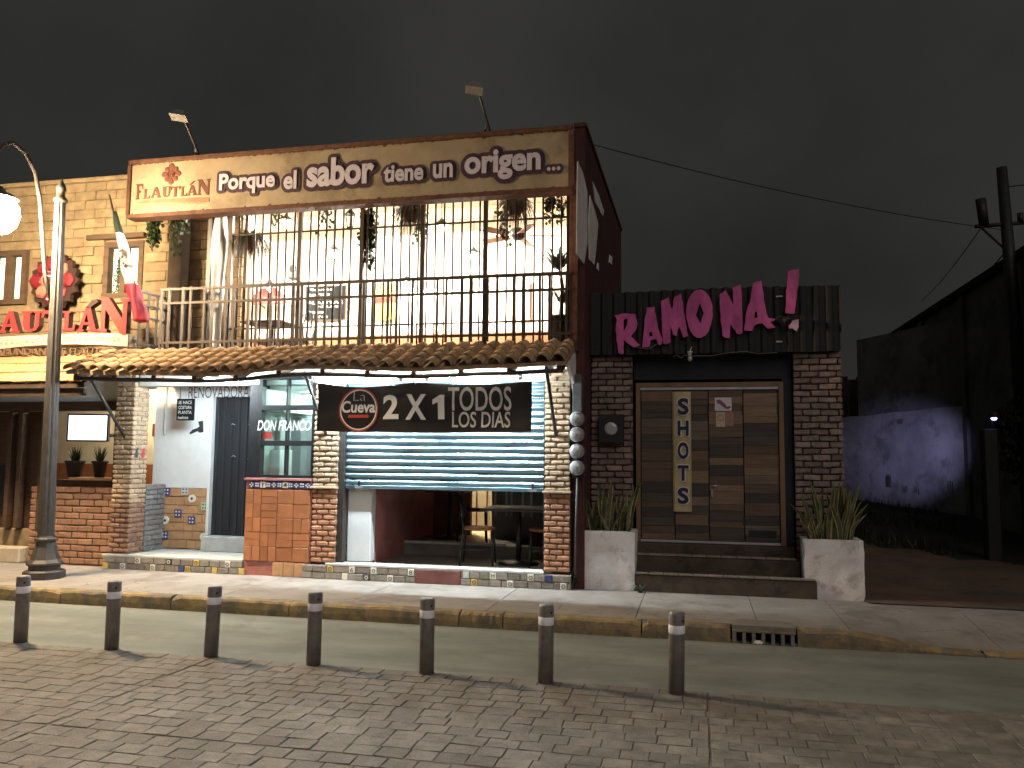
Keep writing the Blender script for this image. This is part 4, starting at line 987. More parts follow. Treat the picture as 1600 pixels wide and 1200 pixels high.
def sgl(g, xa, xb, yb, yt, mat):
    a, b, t = A(xa, yb, YS), A(xb, yb, YS), A(xa, yt, YS); glyph('logo_letter', g, a.x, b.x, a.z, t.z, YS, .006, mat, sb)
for g, xa, xb, yb, yt in (('F', 212, 223, 312, 288), ('L', 224, 234, 311, 296), ('A', 235, 252, 310, 293), ('U', 253, 267, 309, 292), ('T', 267, 281, 308, 292), ('L', 282, 292, 307, 292), ('A', 292, 308, 306, 290), ('N', 308, 328, 305, 281)): sgl(g, xa, xb, yb, yt, 'brownlet')
a = A(296, 289, YS); MB().prism([[(a.x, a.z), (a.x + .03, a.z), (a.x + .09, a.z + .05), (a.x + .06, a.z + .05)]], YS - .006, YS).build('logo_accent', 'brownlet', sb)
P = [(212, 318), (230, 312), (270, 310), (327, 308), (327, 315), (270, 316), (230, 318)]
MB().prism([[(A(x, y, YS).x, A(x, y, YS).z) for x, y in P]], YS - .005, YS).build('logo_swoosh', 'tanlet', sb)
a, b = A(214, 324, YS), A(322, 318, YS); text('logo_line', 'COCINA DE ESPECIALIDADES', a.x, b.x, A(260, 322, YS).z, A(260, 317.5, YS).z, YS, 'tanlet', sb, .003)
c = A(268, 272, YS); rosette(sb, (c.x, c.z), .155, YS - .004, .006, 'brownlet', None)

# floodlights over the sign
def flood(base, head, label):
    b, h = Vector(base), Vector(head); t = thing('sign_floodlight', b, label, 'lamp', 'floodlights over the billboard')
    MB().tube([b, h], .015, 6).build('arm', 'darkiron', t); MB().tube([b + Vector((-.16, .12, 0)), b.lerp(h, .3)], .014, 6).build('brace', 'darkiron', t)
    place('shade', MB().add([(-.05, -.03, .055), (.05, -.03, .055), (.05, .05, .055), (-.05, .05, .055), (-.10, -.07, -.035), (.10, -.07, -.035), (.10, .07, -.035), (-.10, .07, -.035), (-.105, -.075, -.05), (.105, -.075, -.05), (.105, .075, -.05), (-.105, .075, -.05)], [(0, 1, 2, 3), (0, 4, 5, 1), (1, 5, 6, 2), (2, 6, 7, 3), (3, 7, 4, 0), (4, 8, 9, 5), (5, 9, 10, 6), (6, 10, 11, 7), (7, 11, 8, 4), (8, 11, 10, 9)]).mesh('bulbgrey', 'shade'), t, h + Vector((-.03, -.02, 0)), (-.25, .12, .3))
a = A(316, 240, 9.62); flood((a.x, 9.6, SZ1 + .05), A(285, 180, 9.0), 'unlit floodlight on a leaning arm over the left end of the billboard')
a = A(769, 206, 9.62); flood((a.x, 9.6, SZ1 + .05), A(746, 137, 9.0), 'unlit floodlight on a leaning arm over the right end of the billboard')

# ================================================================== BALCONY GRILLE AND RAILING
gr = thing('window_grille', (-3.8, 9.75, 3.08), 'tall brown iron bar grille closing the lit balcony', 'grille')
for xx in (-6.15, -5.13, -4.25, -3.42, -2.59, -1.535): box('post', xx - .026, xx + .026, 9.735, 9.785, 3.082, 4.98, 'iron', gr)
x = -6.03
while x < -1.6:
    if min(abs(x - q) for q in (-6.15, -5.13, -4.25, -3.42, -2.59, -1.535)) > .05: MB().tube([(x + R(-.004, .004), 9.76, 3.082), (x + R(-.006, .006), 9.76, 4.98)], .0135, 6).build('bar', 'iron', gr)
    x += .116
for zz in (4.635, 3.945, 3.352): box('rail', -6.12, -1.56, 9.75, 9.77, zz - .011, zz + .011, 'iron', gr)
rl = thing('balcony_railing', (-4.3, 9.60, 3.08), 'low brown iron railing along the front of the balcony', 'railing')
for zz in (3.89, 3.70, 3.165): box('rail', -7.09, -1.47, 9.585, 9.615, zz - .016, zz + .016, 'iron', rl)
x = -7.06; k = 0
while x < -1.5:
    for d in (0, .118):
        if x + d < -1.48: box('baluster', x + d - .015, x + d + .015, 9.586, 9.614, 3.086, 3.915, 'iron', rl)
    x += .325
rr = thing('side_railing', (-7.42, 10.05, 3.08), 'short dark railing turning back beside the furled flag', 'railing')
for zz in (3.90, 3.72, 3.55, 3.18): box('rail', -7.455, -7.425, 9.62, 10.55, zz - .014, zz + .014, 'darkiron', rr)
for yy in (9.66, 9.84, 10.02, 10.2, 10.38, 10.5): box('baluster', -7.454, -7.426, yy - .013, yy + .013, 3.0, 3.91, 'darkiron', rr)
dc = box('steel_column', -7.50, -7.29, 10.30, 10.5, 2.90, 5.45, 'darkcloth'); tag(dc, 'dark column standing against the adobe wall behind the balcony end', 'column')
# rolled clear plastic sheet beside the grille
t = thing('rolled_plastic_sheet', (-6.34, 9.86, 3.08), 'rolled clear plastic sheet hanging beside the left end of the grille', 'sheet')
V = []; F = []; n = 18; m_ = 26
for j in range(m_):
    z = 3.085 + 1.9 * j / (m_ - 1)
    for k in range(n):
        a = 2 * math.pi * k / n; r_ = .088 * (1 + .22 * math.sin(3 * a + z * 2.2) + .12 * math.sin(5 * a - z * 5)) * (.85 + .25 * math.sin(z * 3.0 + 1)); V.append((-6.345 + r_ * math.cos(a), 9.80 + r_ * math.sin(a), z))
for j in range(m_ - 1):
    for k in range(n): F.append((j * n + k, j * n + (k + 1) % n, (j + 1) * n + (k + 1) % n, (j + 1) * n + k))
MB().add(V, F, True).build('sheet', 'plastic', t)
MB().tube([(-6.345, 9.80, 3.083), (-6.345, 9.80, 5.0)], .02, 8).build('core', 'darkiron', t)
box('end_post', -6.50, -6.44, 9.74, 9.80, 3.082, 4.98, 'darkiron', t)

# ================================================================== DINING ROOM THINGS
def pendant(px, py, Y, label, on=True, s=1.):
    c = A(px, py, Y); t = thing('pendant_lamp', (c.x, Y, c.z), label, 'lamp', 'pendant lamps in the dining room')
    MB().tube([(c.x, Y, c.z + .06), (c.x, Y, 5.6)], .008, 5).build('cord', 'darkiron', t)
    MB().lathe([(.02, .10), (.035, .07), (.13 * s, -.0), (.128 * s, -.012), (.03, .055), (.015, .09)], c, 16).build('shade', 'darkiron', t)
    if on: MB().lathe([(.001, -.115), (.032, -.095), (.042, -.065), (.03, -.03), (.018, -.005)], c, 12).build('bulb', 'bulb', t)
pendant(521, 392, 11.4, 'lit pendant lamp between the second and third grille posts')
pendant(690, 352, 11.0, 'lit pendant lamp hanging below the middle hanging basket')
pendant(740, 396, 12.3, 'lit pendant lamp low in front of the fourth grille post')
pendant(422, 446, 12.6, 'lit pendant lamp in front of the red awning')
pendant(447, 345, 10.9, 'pendant lamp just right of the left hanging basket')
pendant(635, 440, 13.0, 'small lit pendant lamp near the yellow poster')
def spider(px, py, Y, label, r_=.12, h=.36, n=170):
    c = A(px, py, Y); t = thing('hanging_basket', (c.x, Y, c.z - .1), label, 'plant', 'spider plants hanging behind the grille')
    MB().lathe([(r_ * .62, -.10), (r_ * .95, .06), (r_, .06), (r_, .085), (r_ * .9, .085), (r_ * .85, .05)], c, 16).build('pot', 'pot', t)
    tuft('foliage', t, (c.x, Y, c.z + .06), n, h * 1.15, .36, .015, 'leaf', 1.75, 6); tuft('young_foliage', t, (c.x, Y, c.z + .06), n // 2, h * .95, .26, .013, 'leaf', .85, 5)
    mb = MB()
    for i in range(9):
        a = R(0, 6.28); x, y = c.x + math.cos(a) * r_, Y + math.sin(a) * r_; L = R(.2, .55)
        pts = [(x + math.cos(a) * .10 * min(1, u * 3), y + math.sin(a) * .10 * min(1, u * 3), c.z + .09 - L * u) for u in lin(0, 1, 6)]
        mb.tube(pts, .003, 4)
    mb.build('runner', 'leaf', t)
    for q in (-1, 0, 1): MB().tube([(c.x + q * r_ * .9, Y + (r_ * .8 if q == 0 else 0), c.z + .08), (c.x, Y, c.z + .42), (c.x, Y, 5.6)], .004, 4).build('hanger', 'darkiron', t)
spider(391, 380, 10.0, 'spider plant hanging behind the left end of the grille'); spider(641, 338, 10.0, 'spider plant hanging in the middle behind the grille'); spider(805, 326, 10.0, 'spider plant hanging above the ceiling fan')
def vine(name, px, y0, y1, Y, spread, nstr, nleaf, label, size=.03):
    a, b = A(px, y0, Y), A(px, y1, Y); t = thing(name, (a.x, Y, b.z), label, 'plant', 'trailing vines on the balcony')
    mb = MB(); ms = MB()
    for s_ in range(nstr):
        x0, yy = a.x + R(-spread, spread), Y + R(-spread, spread) * .6; L = (a.z - b.z) * R(.45, 1.0); ph = R(0, 6)
        pts = [(x0 + .025 * math.sin(u * 5 + ph), yy + .02 * math.cos(u * 4 + ph), a.z - L * u) for u in lin(0, 1, 7)]
        ms.tube(pts, .003, 4)
        for k in range(nleaf):
            u = R(0, 1); z = a.z - L * u; x = x0 + .025 * math.sin(u * 5 + ph) + R(-.05, .05); y = yy + R(-.05, .05); sz = size * R(.6, 1.2)
            q = Matrix.Rotation(R(0, 6.28), 3, 'Z') @ Matrix.Rotation(R(-1.2, .5), 3, 'X') @ Matrix.Rotation(R(-.5, .5), 3, 'Y')
            mb.add([Vector((x, y, z)) + q @ Vector(p) * sz for p in ((0, 0, .8), (.75, 0, .25), (.45, .15, -.6), (0, .1, -1), (-.45, .15, -.6), (-.75, 0, .25))], [(0, 1, 2, 3, 4, 5)])
    mb.build('foliage', 'ivy', t, fix=False); ms.build('stem', 'bark', t); return t
vine('ivy_plant', 575, 328, 432, 9.86, .055, 12, 55, 'dense ivy hanging on the third grille post', .034)
vine('ivy_plant', 868, 302, 352, 9.9, .12, 10, 22, 'short ivy hanging at the right end under the billboard')
vine('ivy_plant', 655, 318, 402, 9.95, .05, 4, 22, 'thin vine trailing below the middle hanging basket')
vine('ivy_plant', 787, 330, 385, 9.95, .05, 4, 16, 'thin vine trailing beside the ceiling fan')
vine('ivy_plant', 505, 318, 385, 9.95, .10, 5, 12, 'sparse vine beside the hanging lantern')
vine('ivy_plant', 432, 325, 360, 9.95, .08, 4, 10, 'sparse vine right of the left spider plant')
vine('ivy_plant', 238, 335, 398, 10.2, .10, 9, 40, 'ivy hanging under the billboard left of the dark column', .034)
vine('ivy_plant', 280, 335, 400, 10.15, .12, 8, 22, 'ivy hanging under the billboard right of the dark column', .03)
# lantern
def lantern(px, py, Y, label):
    c = A(px, py, Y); t = thing('hanging_lantern', (c.x, Y, c.z - .12), label, 'lantern', 'black hanging lanterns')
    MB().lathe([(.012, .16), (.035, .135), (.075, .085), (.07, .08), (.01, .09)], c, 8, False).build('roof', 'black', t)
    MB().lathe([(.02, -.13), (.035, -.11), (.045, -.10), (.045, -.09)], c, 8, False).build('base', 'black', t)
    for k in range(6): a = k * 1.047; MB().tube([(c.x + .04 * math.cos(a), Y + .04 * math.sin(a), c.z - .10), (c.x + .066 * math.cos(a), Y + .066 * math.sin(a), c.z + .085)], .005, 4).build('rib', 'black', t)
    MB().tube([(c.x, Y, c.z + .15), (c.x, Y, c.z + .4), (c.x, Y, 5.6 if Y > 9.7 else SZ0)], .004, 4).build('hanger', 'black', t)
lantern(547, 345, 9.95, 'black lantern hanging left of the dense ivy'); lantern(337, 349, 9.9, 'black lantern hanging above the rolled plastic sheet')
# ceiling fan
fc = A(809, 366, 11.2); t = thing('ceiling_fan', (fc.x, 11.2, fc.z), 'brown bladed ceiling fan near the right end of the dining room', 'fan')
MB().lathe([(.03, -.09), (.08, -.07), (.12, -.02), (.12, .05), (.05, .09), (.02, .10)], fc, 16).build('motor', 'darkiron', t); MB().tube([fc + Vector((0, 0, .09)), (fc.x, fc.y, 5.6)], .015, 6).build('rod', 'darkiron', t)
for k in range(5):
    a = k * 2 * math.pi / 5 + .22; bl = MB().box(.16, .60, -.065, .065, -.006, .006).mesh('fanwood', 'blade'); place('blade', bl, t, fc + Vector((0, 0, -.02)), (.22, 0, a))
# chalk menu, poster, speaker, awning, tables
t = framed('chalkboard', 478, 447, 540, 500, 13.44, 'chalk', 'wooddark', 'chalkboard menu on the back wall of the dining room', 'chalkboard')
for i, (x0, x1, yb, yt) in enumerate(((482, 520, 455, 450), (482, 515, 463, 458), (482, 536, 476, 470), (494, 532, 481, 477), (484, 506, 490, 485), (488, 512, 497, 492))):
    a, b = A(x0, yb, 13.42), A(x1, yt, 13.42); text('chalk_line', ('Flautas', 'tortas', 'FLAUTAS', 'POLLO', 'salsa', 'verde')[i], a.x, b.x, a.z, b.z, 13.418, 'chalkw', t, .002)
t = framed('wall_poster', 588, 444, 620, 500, 13.44, 'poster', 'postergreen', 'yellow and green poster on the back wall of the dining room', 'poster')
a, b = A(587, 474, 13.42), A(620, 464, 13.42); box('red_stripe', a.x, b.x, 13.415, 13.421, a.z, b.z, 'redpaint', t)
framed('wall_picture', 795, 442, 826, 500, 13.44, 'roomwhite', 'ceil', 'pale picture in an orange frame behind the right part of the grille', 'picture')
framed('wall_sign', 367, 504, 378, 517, 12.0, 'bluesign', 'bluesign', 'small blue sign low behind the left end of the grille', 'sign')
c = A(462, 421, 11.5); t = thing('loudspeaker', (c.x, 11.5, c.z - .12), 'small grey loudspeaker hung beside the second grille post', 'loudspeaker')
box('cabinet', c.x - .09, c.x + .09, 11.42, 11.6, c.z - .16, c.z + .16, 'meterbox', t, .01); place('cone', MB().lathe([(.06, 0), (.055, .01)], (0, 0, 0), 14).mesh('black', 'cone'), t, (c.x, 11.415, c.z), (math.pi / 2, 0, 0)); MB().tube([(c.x, 11.5, c.z + .15), (c.x, 11.5, 5.6)], .01, 5).build('hanger', 'darkiron', t)
a, b = A(390, 466, 13.0), A(446, 440, 13.0); t = thing('kitchen_awning', ((a.x + b.x) / 2, 13.2, a.z), 'red sloping awning on the back wall of the dining room', 'awning')
MB().add([(a.x, 13.0, a.z), (b.x, 13.0, a.z), (b.x - .45, 13.45, b.z), (a.x, 13.45, b.z), (a.x, 13.02, a.z - .12), (b.x, 13.02, a.z - .12)], [(0, 1, 2, 3), (0, 4, 5, 1)]).build('cloth', 'redpaint', t, fix=False)
for xx in (a.x + .05, b.x - .1): MB().tube([(xx, 13.02, a.z), (xx, 13.45, a.z - .1)], .012, 5).build('strut', 'darkiron', t)
def rtable(x, y, z, label, group, r_=.36, h=.72, mat='seatwood', square=True):
    t = thing('table', (x, y, z), label, 'table', group)
    if square: box('top', x - r_, x + r_, y - r_, y + r_, z + h - .03, z + h, mat, t, .008)
    else: MB().lathe([(r_ - .01, h - .03), (r_, h - .02), (r_, h - .005), (r_ - .01, h)], (x, y, z), 24).build('top', mat, t)
    MB().tube([(x, y, z + .03), (x, y, z + h - .03)], .035, 10).build('column', 'chairbl', t); MB().lathe([(.27, 0), (.27, .015), (.10, .03), (.05, .05)], (x, y, z), 20).build('base', 'chairbl', t); return t
def chair(x, y, z, rz, label, group, frame='chairbl', seat='seatwood'):
    t = thing('chair', (x, y, z), label, 'chair', group); t.rotation_euler = (0, 0, rz); W_ = WLOC[t.name]; WLOC[t.name] = Vector((0, 0, 0))
    for (lx, ly) in ((.18, .17), (.18, -.17)): MB().tube([(lx + .02, ly * 1.08, 0), (lx, ly, .44)], .012, 8).build('leg', frame, t)
    for ly in (.17, -.17): MB().tube([(-.22, ly * 1.05, 0), (-.18, ly, .44), (-.20, ly * .98, .62)], .012, 8).build('leg', frame, t)
    MB().lathe([(.20, .44), (.215, .45), (.215, .465), (.20, .475)], (0, 0, 0), 20).build('seat', seat, t)
    pts = [(-.20 - .05 * (1 - abs(math.sin(u))) * 0 - .06 * max(0, math.cos(u)) , .185 * math.sin(u), .70 + .20 * math.cos(u)) for u in lin(0, 2 * math.pi, 25)]
    MB().tube(pts, .013, 6, False).build('back_frame', frame, t)
    for ly in (-.09, 0, .09): MB().tube([(-.19, ly * .7, .52), (-.205, ly, .70), (-.25, ly * .8, .88)], .011, 6).build('back_slat', frame, t)
    for ly in (.17, -.17): MB().tube([(-.21, ly * 1.03, .2), (.19, ly * 1.05, .2)], .008, 6).build('stretcher', frame, t)
    WLOC[t.name] = W_; return t
rtable(-2.28, 10.45, .318, 'square dark table standing behind the raised shutter', None, .42, .72, 'darkiron')
chair(-2.76, 10.25, .318, .15, 'dark chair with oval slatted back and brown seat behind the raised shutter', 'chairs behind the shutter')
chair(-1.90, 10.32, .318, 3.3, 'chair half hidden by the right brick pier behind the shutter', 'chairs behind the shutter')
chair(-3.15, 11.35, .472, .3, 'chair in the dark on the raised floor behind the shutter', 'chairs behind the shutter', 'chairbl', 'darkcloth')
rtable(-3.60, 11.7, .472, 'small dark table on the raised floor behind the shutter', None, .3, .72, 'darkiron')
for i, (x, y, lab) in enumerate(((-5.95, 10.55, 'left dining table behind the balcony railing'), (-6.9, 12.3, 'second dining table behind the balcony railing'))): rtable(x, y, 2.833, lab, 'dining tables on the balcony', .32, .72, 'wooddark')
for i, (x, y, rz, lab) in enumerate(((-6.55, 10.3, .4, 'dark chair at the left end of the balcony'), (-5.45, 10.35, 2.9, 'dark chair right of the left dining table'), (-7.4, 12.0, .2, 'dark chair left of the second dining table'))): chair(x, y, 2.833, rz, lab, 'dining chairs on the balcony', 'chairbl', 'wooddark').scale = (.9, .9, .9)
# yucca in a dark pot at the right end
c = A(876, 530, 9.98); t = thing('yucca_plant', (c.x, 9.98, 3.081), 'yucca in a dark pot at the right end of the balcony', 'plant')
MB().lathe([(.10, 0), (.135, .32), (.15, .32), (.15, .36), (.12, .36)], (c.x, 9.98, 3.081), 14).build('pot', 'wooddark', t); MB().tube([(c.x, 9.98, 3.40), (c.x + .02, 9.99, 3.8), (c.x - .03, 9.98, 4.12)], [.03, .025, .02], 8).build('trunk', 'bark', t)
tuft('foliage', t, (c.x - .03, 9.98, 4.05), 60, .55, .34, .022, 'ivy', .75, 5); tuft('lower_foliage', t, (c.x + .01, 9.99, 3.62), 30, .4, .26, .018, 'ivy', .9, 5)
# chalkboard hung in front of the shoe repair wall
a, b = A(276, 657, 10.2), A(304, 623, 10.2); t = thing('hanging_chalkboard', ((a.x + b.x) / 2, 10.2, a.z), 'small black chalkboard hung in front of the white shoe repair wall', 'chalkboard')
box('board', a.x, b.x, 10.19, 10.215, a.z, b.z, 'chalk', t)
for i, wd in enumerate(('SE HACE', 'COSTURA', 'PLANTA', 'bolsas')): zt = b.z - .03 - i * .07; text('chalk_line', wd, a.x + .03, b.x - .03 - (.05 if i == 3 else 0), zt - .045, zt, 10.188, 'chalkw', t, .002, offset=-.005)
for xx in (a.x + .04, b.x - .04): MB().tube([(xx, 10.2, b.z), (xx, 10.2, 2.75)], .004, 4).build('string', 'darkiron', t)
c = A(262, 640, 10.44); t = MB().tube([(c.x, 10.43, 2.74), (c.x - .03, 10.43, 2.6), (c.x - .03, 10.43, 2.0), (c.x - .02, 10.43, 1.95)], .01, 6).build('conduit', 'white'); tag(t, 'thin white conduit running down the white wall beside the chalkboard', 'conduit')
# furled flag
f0, f1 = A(171, 305, 9.42), A(219, 505, 9.52); t = thing('furled_flag', (f1.x, 9.52, f1.z), 'furled green white and red flag on a leaning pole', 'flag')
MB().tube([f0, f1], .012, 6).build('pole', 'darkiron', t)
def furl(u0, u1, r0, r1, mat, nm):
    V = []; F = []; n = 14; m_ = 14; ax = (f1 - f0); side = Vector((1, 0, 0))
    for j in range(m_):
        u = u0 + (u1 - u0) * j / (m_ - 1); p = f0 + ax * u; r_ = r0 + (r1 - r0) * j / (m_ - 1)
        for k in range(n):
            a = 2 * math.pi * k / n; q = r_ * (1 + .28 * math.sin(3 * a + u * 14) + .15 * math.sin(5 * a - u * 21)); V.append(p + Vector((.02 + q * math.cos(a), q * math.sin(a), 0)))
    for j in range(m_ - 1):
        for k in range(n): F.append((j * n + k, j * n + (k + 1) % n, (j + 1) * n + (k + 1) % n, (j + 1) * n + k))
    F += [tuple(range(n)), tuple((m_ - 1) * n + k for k in range(n))]
    return MB().add(V, F, True).build(nm, mat, t)
furl(.13, .30, .025, .05, 'flaggreen', 'green_band'); wb = furl(.30, .70, .05, .075, 'flagwhite', 'white_band'); furl(.70, .99, .075, .085, 'flagred', 'red_band')
for i in range(14):
    u = R(.44, .58); p = f0 + (f1 - f0) * u; place('crest_mark', pieces('crest_mark', .03, .01, .02, .002, .004, 'bronze'), wb, (p.x + R(-.03, .05), p.y - .078, p.z), (R(-1, 1), R(-1, 1), R(-1, 1)))
# electricity meters on the side of the right pier
mbx = thing('meter_cabinet', (-1.42, 9.62, 1.2), 'narrow dark cabinet beside the right brick pier above the meters', 'cabinet')
a = A(905, 645, 9.6); b = A(912, 585, 9.6); box('cabinet', -1.455, -1.345, 9.58, 9.70, a.z, b.z, 'meterbox', mbx, .006); box('back_board', -1.468, -1.34, 9.64, 9.708, 1.45, a.z - .002, 'black', mbx); MB().tube([(-1.40, 9.62, 1.45), (-1.41, 9.60, .9), (-1.42, 9.62, .3)], .016, 6).build('pipe', 'lampgrey', mbx)
for i, yy in enumerate((654, 679, 705, 731)):
    c = A(901, yy, 9.56); t = thing('electricity_meter', (c.x, 9.56, c.z), ('topmost round glass electricity meter beside the right brick pier', 'second round glass electricity meter from the top beside the pier', 'third round glass electricity meter from the top beside the pier', 'lowest round glass electricity meter above the left planter')[i], 'meter', 'electricity meters beside the pier')
    for nm, prof, mt in (('ring', [(.088, -.09), (.088, .0), (.080, .012)], 'alum'), ('glass', [(.078, 0), (.074, .07), (.05, .095), (.01, .10)], 'meterglass')):
        place(nm, MB().lathe(prof, (0, 0, 0), 18).mesh(mt, nm), t, (c.x, 9.56, c.z), (math.pi / 2, 0, 0))

# ================================================================== BUILDING C (bar with the pink letters)
YC = 10.25
bc = thing('bar_building', (.12, YC, .15), 'low dark bar with corrugated black fascia, brick pillars and plank doors', 'building')
box('back_volume', -1.32, 1.62, 10.75, 15.5, .14, 3.62, 'blackwall', bc)
box('rear_parapet', -1.32, -.55, 13.2, 13.35, 3.622, 4.05, 'concrete', bc)
def barbr(x0, x1, nm):
    p = box(nm, x0 + .012, x1 - .012, YC + .03, YC + .5, .14, 2.98, 'mortardark', bc)
    brickwork(p, x0, x1, .30, 2.97, YC, .205, .0755, 'barbrick', D=.07, gap=.014, jit=.009, bev=.010); return p
barbr(-1.325, -.795, 'brick_pillar'); pr = barbr(1.10, 1.645, 'brick_pillar')
brickwork(pr, YC + .01, YC + .5, .30, 2.97, 1.655, .205, .0755, 'barbrick', D=.04, gap=.014, face='x', jit=.005, bev=.009)
box('header', -.79, 1.095, YC + .12, YC + .5, 2.665, 2.98, 'blackwall', bc); box('reveal', .985, 1.095, YC + .10, YC + .5, .62, 2.663, 'blackwall', bc)
# corrugated fascia
V = []; F = []; n = 300; x0, x1 = -1.40, 1.645
for i in range(n):
    x = x0 + (x1 - x0) * i / (n - 1); w_ = max(-.6, min(1, 1.7 * math.sin(2 * math.pi * x / .148))); yy = YC - .075 - .020 * w_
    V += [(x, yy, 2.965 + .004 * math.sin(x * 9)), (x, yy, 3.755 + .012 * math.sin(x * 2 + 1) + .004 * w_), (x, yy + .012, 3.755), (x, yy + .012, 2.965)]
for i in range(n - 1): F += [(i * 4 + k, (i + 1) * 4 + k, (i + 1) * 4 + (k + 1) % 4, i * 4 + (k + 1) % 4) for k in range(4)]
fa = MB().add(V, F, True).build('corrugated_fascia', 'corr', bc); fa.data.polygons.foreach_set('use_smooth', [False] * len(fa.data.polygons))
box('fascia_frame', -1.32, 1.63, YC - .02, YC + .4, 2.982, 3.70, 'blackwall', bc)
# plank doors
YD = 10.40
d0, d1, dz0, dz1 = A(994, 603, YD).x, A(1223, 603, YD).x, .66, A(1100, 598, YD).z
df = MB(); w_ = .055
df.box(d0, d0 + w_, YD - .06, YD + .06, dz0, dz1); df.box(d1 - w_, d1, YD - .06, YD + .06, dz0, dz1); df.box(d0 + w_, d1 - w_, YD - .059, YD + .059, dz1 - w_, dz1)
frm = df.build('door_frame', 'woodfr', bc)
box('door_track', d0 + w_, d1 - w_, YD - .05, YD + .0, dz1 - w_ - .035, dz1 - w_ - .002, 'alum', frm); box('threshold', d0 + .02, d1 - .02, YD - .045, YD + .03, dz0 - .0, dz0 + .032, 'alum', frm, .004)
wm = []
for i, cst in enumerate(((.20, .115, .06), (.155, .105, .068), (.25, .15, .08), (.085, .064, .052), (.135, .085, .052), (.18, .13, .09), (.06, .048, .042))): M['plank%d' % i] = pmat('reclaimed plank tone %d' % i, tuple(.62 * v + .2 * sum(cst) / 3 for v in cst), .62, .35, 5, .3, 50, stretch=(.5, 1, 9), rnd=.12); wm.append('plank%d' % i)
pa, pb = d0 + w_ + .004, d1 - w_ - .004; zb, zt = dz0 + .036, dz1 - w_ - .04
for k in range(4):
    xa = pa + (pb - pa) * k / 4 + .004; xb = pa + (pb - pa) * (k + 1) / 4 - .004
    dl = box('door_leaf', xa, xb, YD - .012, YD + .04, zb, zt, 'wooddark', bc)
    z = zb
    while z < zt - .01:
        h = random.choice((.075, .09, .11, .13, .16)); h = min(h, zt - z)
        if zt - z - h < .04: h = zt - z
        mt = random.choice(wm[:3] + wm) if z > 1.3 else random.choice(wm[3:] + wm)
        place('plank', pieces('plank', .4, .018, .1, .002, .001, mt, 2), dl, ((xa + xb) / 2, YD - .022 + R(-.003, .003), z + h / 2), None, ((xb - xa - .004) / .4, 1, (h - .003) / .1)); z += h
    if k == 2: box('handle', xa + .015, xa + .04, YD - .055, YD - .033, 1.22, 1.32, 'alum', dl, .006); MB().tube([(xa + .03, YD - .05, 1.36), (xa + .09, YD - .06, 1.365)], .009, 6).build('latch', 'alum', dl)
    if k in (0, 1, 2, 3):
        for zz in (zb + .25, zt - .25): box('hinge', xb - .012, xb + .012, YD - .036, YD - .0325, zz - .05, zz + .05, 'black', dl)
    if k == 3: box('vent', xa + .04, xb - .04, YD - .034, YD - .032, zb + .05, zb + .14, 'black', dl)
# steps
stp = thing('entrance_steps', (.15, 10.0, .15), 'worn concrete entrance steps between the two white planters', 'steps')
def wstep(nm, x0, x1, y0, y1, z0, z1, mat='step'): return box(nm, x0, x1, y0, y1, z0, z1, mat, stp, .012)
wstep('lower_step', -.76, 1.26, 9.76, 10.06, .13, .345); wstep('middle_step', -.78, 1.12, 10.05, 10.28, .13, .53); wstep('landing', -.79, 1.09, 10.27, 10.75, .13, .655)
for yy, zz, xa, xb in ((9.75, .346, -.75, 1.25), (10.04, .531, -.77, 1.10)):
    x = xa
    while x < xb - .05: b = min(x + .168, xb); box('nosing_tile', x + .003, b - .003, yy, yy + .085, zz, zz + .022, 'stepnose', stp, .004); x = b
# pink letters
rs = thing('painted_letter_sign', (.3, 10.1, 3.0), 'hand painted pink letters spelling RAMONA with exclamation mark on the corrugated fascia', 'sign')
LET = [
 ([(440,372),(492,358),(570,362),(584,418),(574,462),(543,502),(600,556),(566,572),(520,542),(498,518),(498,606),(486,614),(466,606),(447,470),(456,402)], [(497,398),(524,388),(518,432),(497,474)]),
 ([(642,322),(690,317),(712,452),(742,520),(735,552),(716,556),(700,518),(665,525),(658,568),(612,572),(628,430)], [(657,478),(672,472),(681,500),(658,503)]),
 ([(730,280),(778,258),(800,336),(814,256),(858,235),(880,378),(900,500),(870,510),(846,440),(828,500),(806,490),(788,425),(792,538),(762,552),(745,545),(735,400)], None),
 ([(972 + 83 * math.cos(t) * (1 + .03 * math.sin(3 * t)), 360 - 152 * math.sin(t)) for t in lin(0, 2 * math.pi, 29)[:-1]], [(973,295),(998,355),(978,422),(950,370)]),
 ([(1098,238),(1135,212),(1182,305),(1178,198),(1230,175),(1238,300),(1240,482),(1222,490),(1204,484),(1166,424),(1160,512),(1136,512),(1115,498),(1100,340)], None),
 ([(1310,168),(1358,155),(1385,330),(1402,386),(1460,398),(1415,410),(1445,446),(1400,454),(1366,420),(1322,428),(1302,466),(1250,464),(1265,350),(1285,290)], [(1318,350),(1330,345),(1336,385),(1315,388)])]
YL = YC - .135
def rp(p): q = A(850 + p[0] / 4, 400 + p[1] / 4, YL); return (q.x, q.z)
def rough_edge(lp, k):
    out = []
    for i, p in enumerate(lp):
        q = lp[(i + 1) % len(lp)]; out.append(p); L = math.dist(p, q)
        m_ = int(L // 32)
        for j in range(1, m_ + 1): t = j / (m_ + 1); out.append((p[0] + (q[0] - p[0]) * t + R(-k, k), p[1] + (q[1] - p[1]) * t + R(-k, k)))
    return out
for oc, hl in LET:
    lp = [[rp(p) for p in rough_edge(oc, 3)]] + ([[rp(p) for p in hl]] if hl else [])
    MB().prism(lp, YL, YL + .022).build('letter', 'pink', rs)
ex = [(1525,96),(1595,80),(1590,180),(1575,280),(1565,360),(1510,356),(1515,250)]; MB().prism([[rp(p) for p in rough_edge(ex, 3)]], YL, YL + .022).build('exclamation_bar', 'pink', rs)
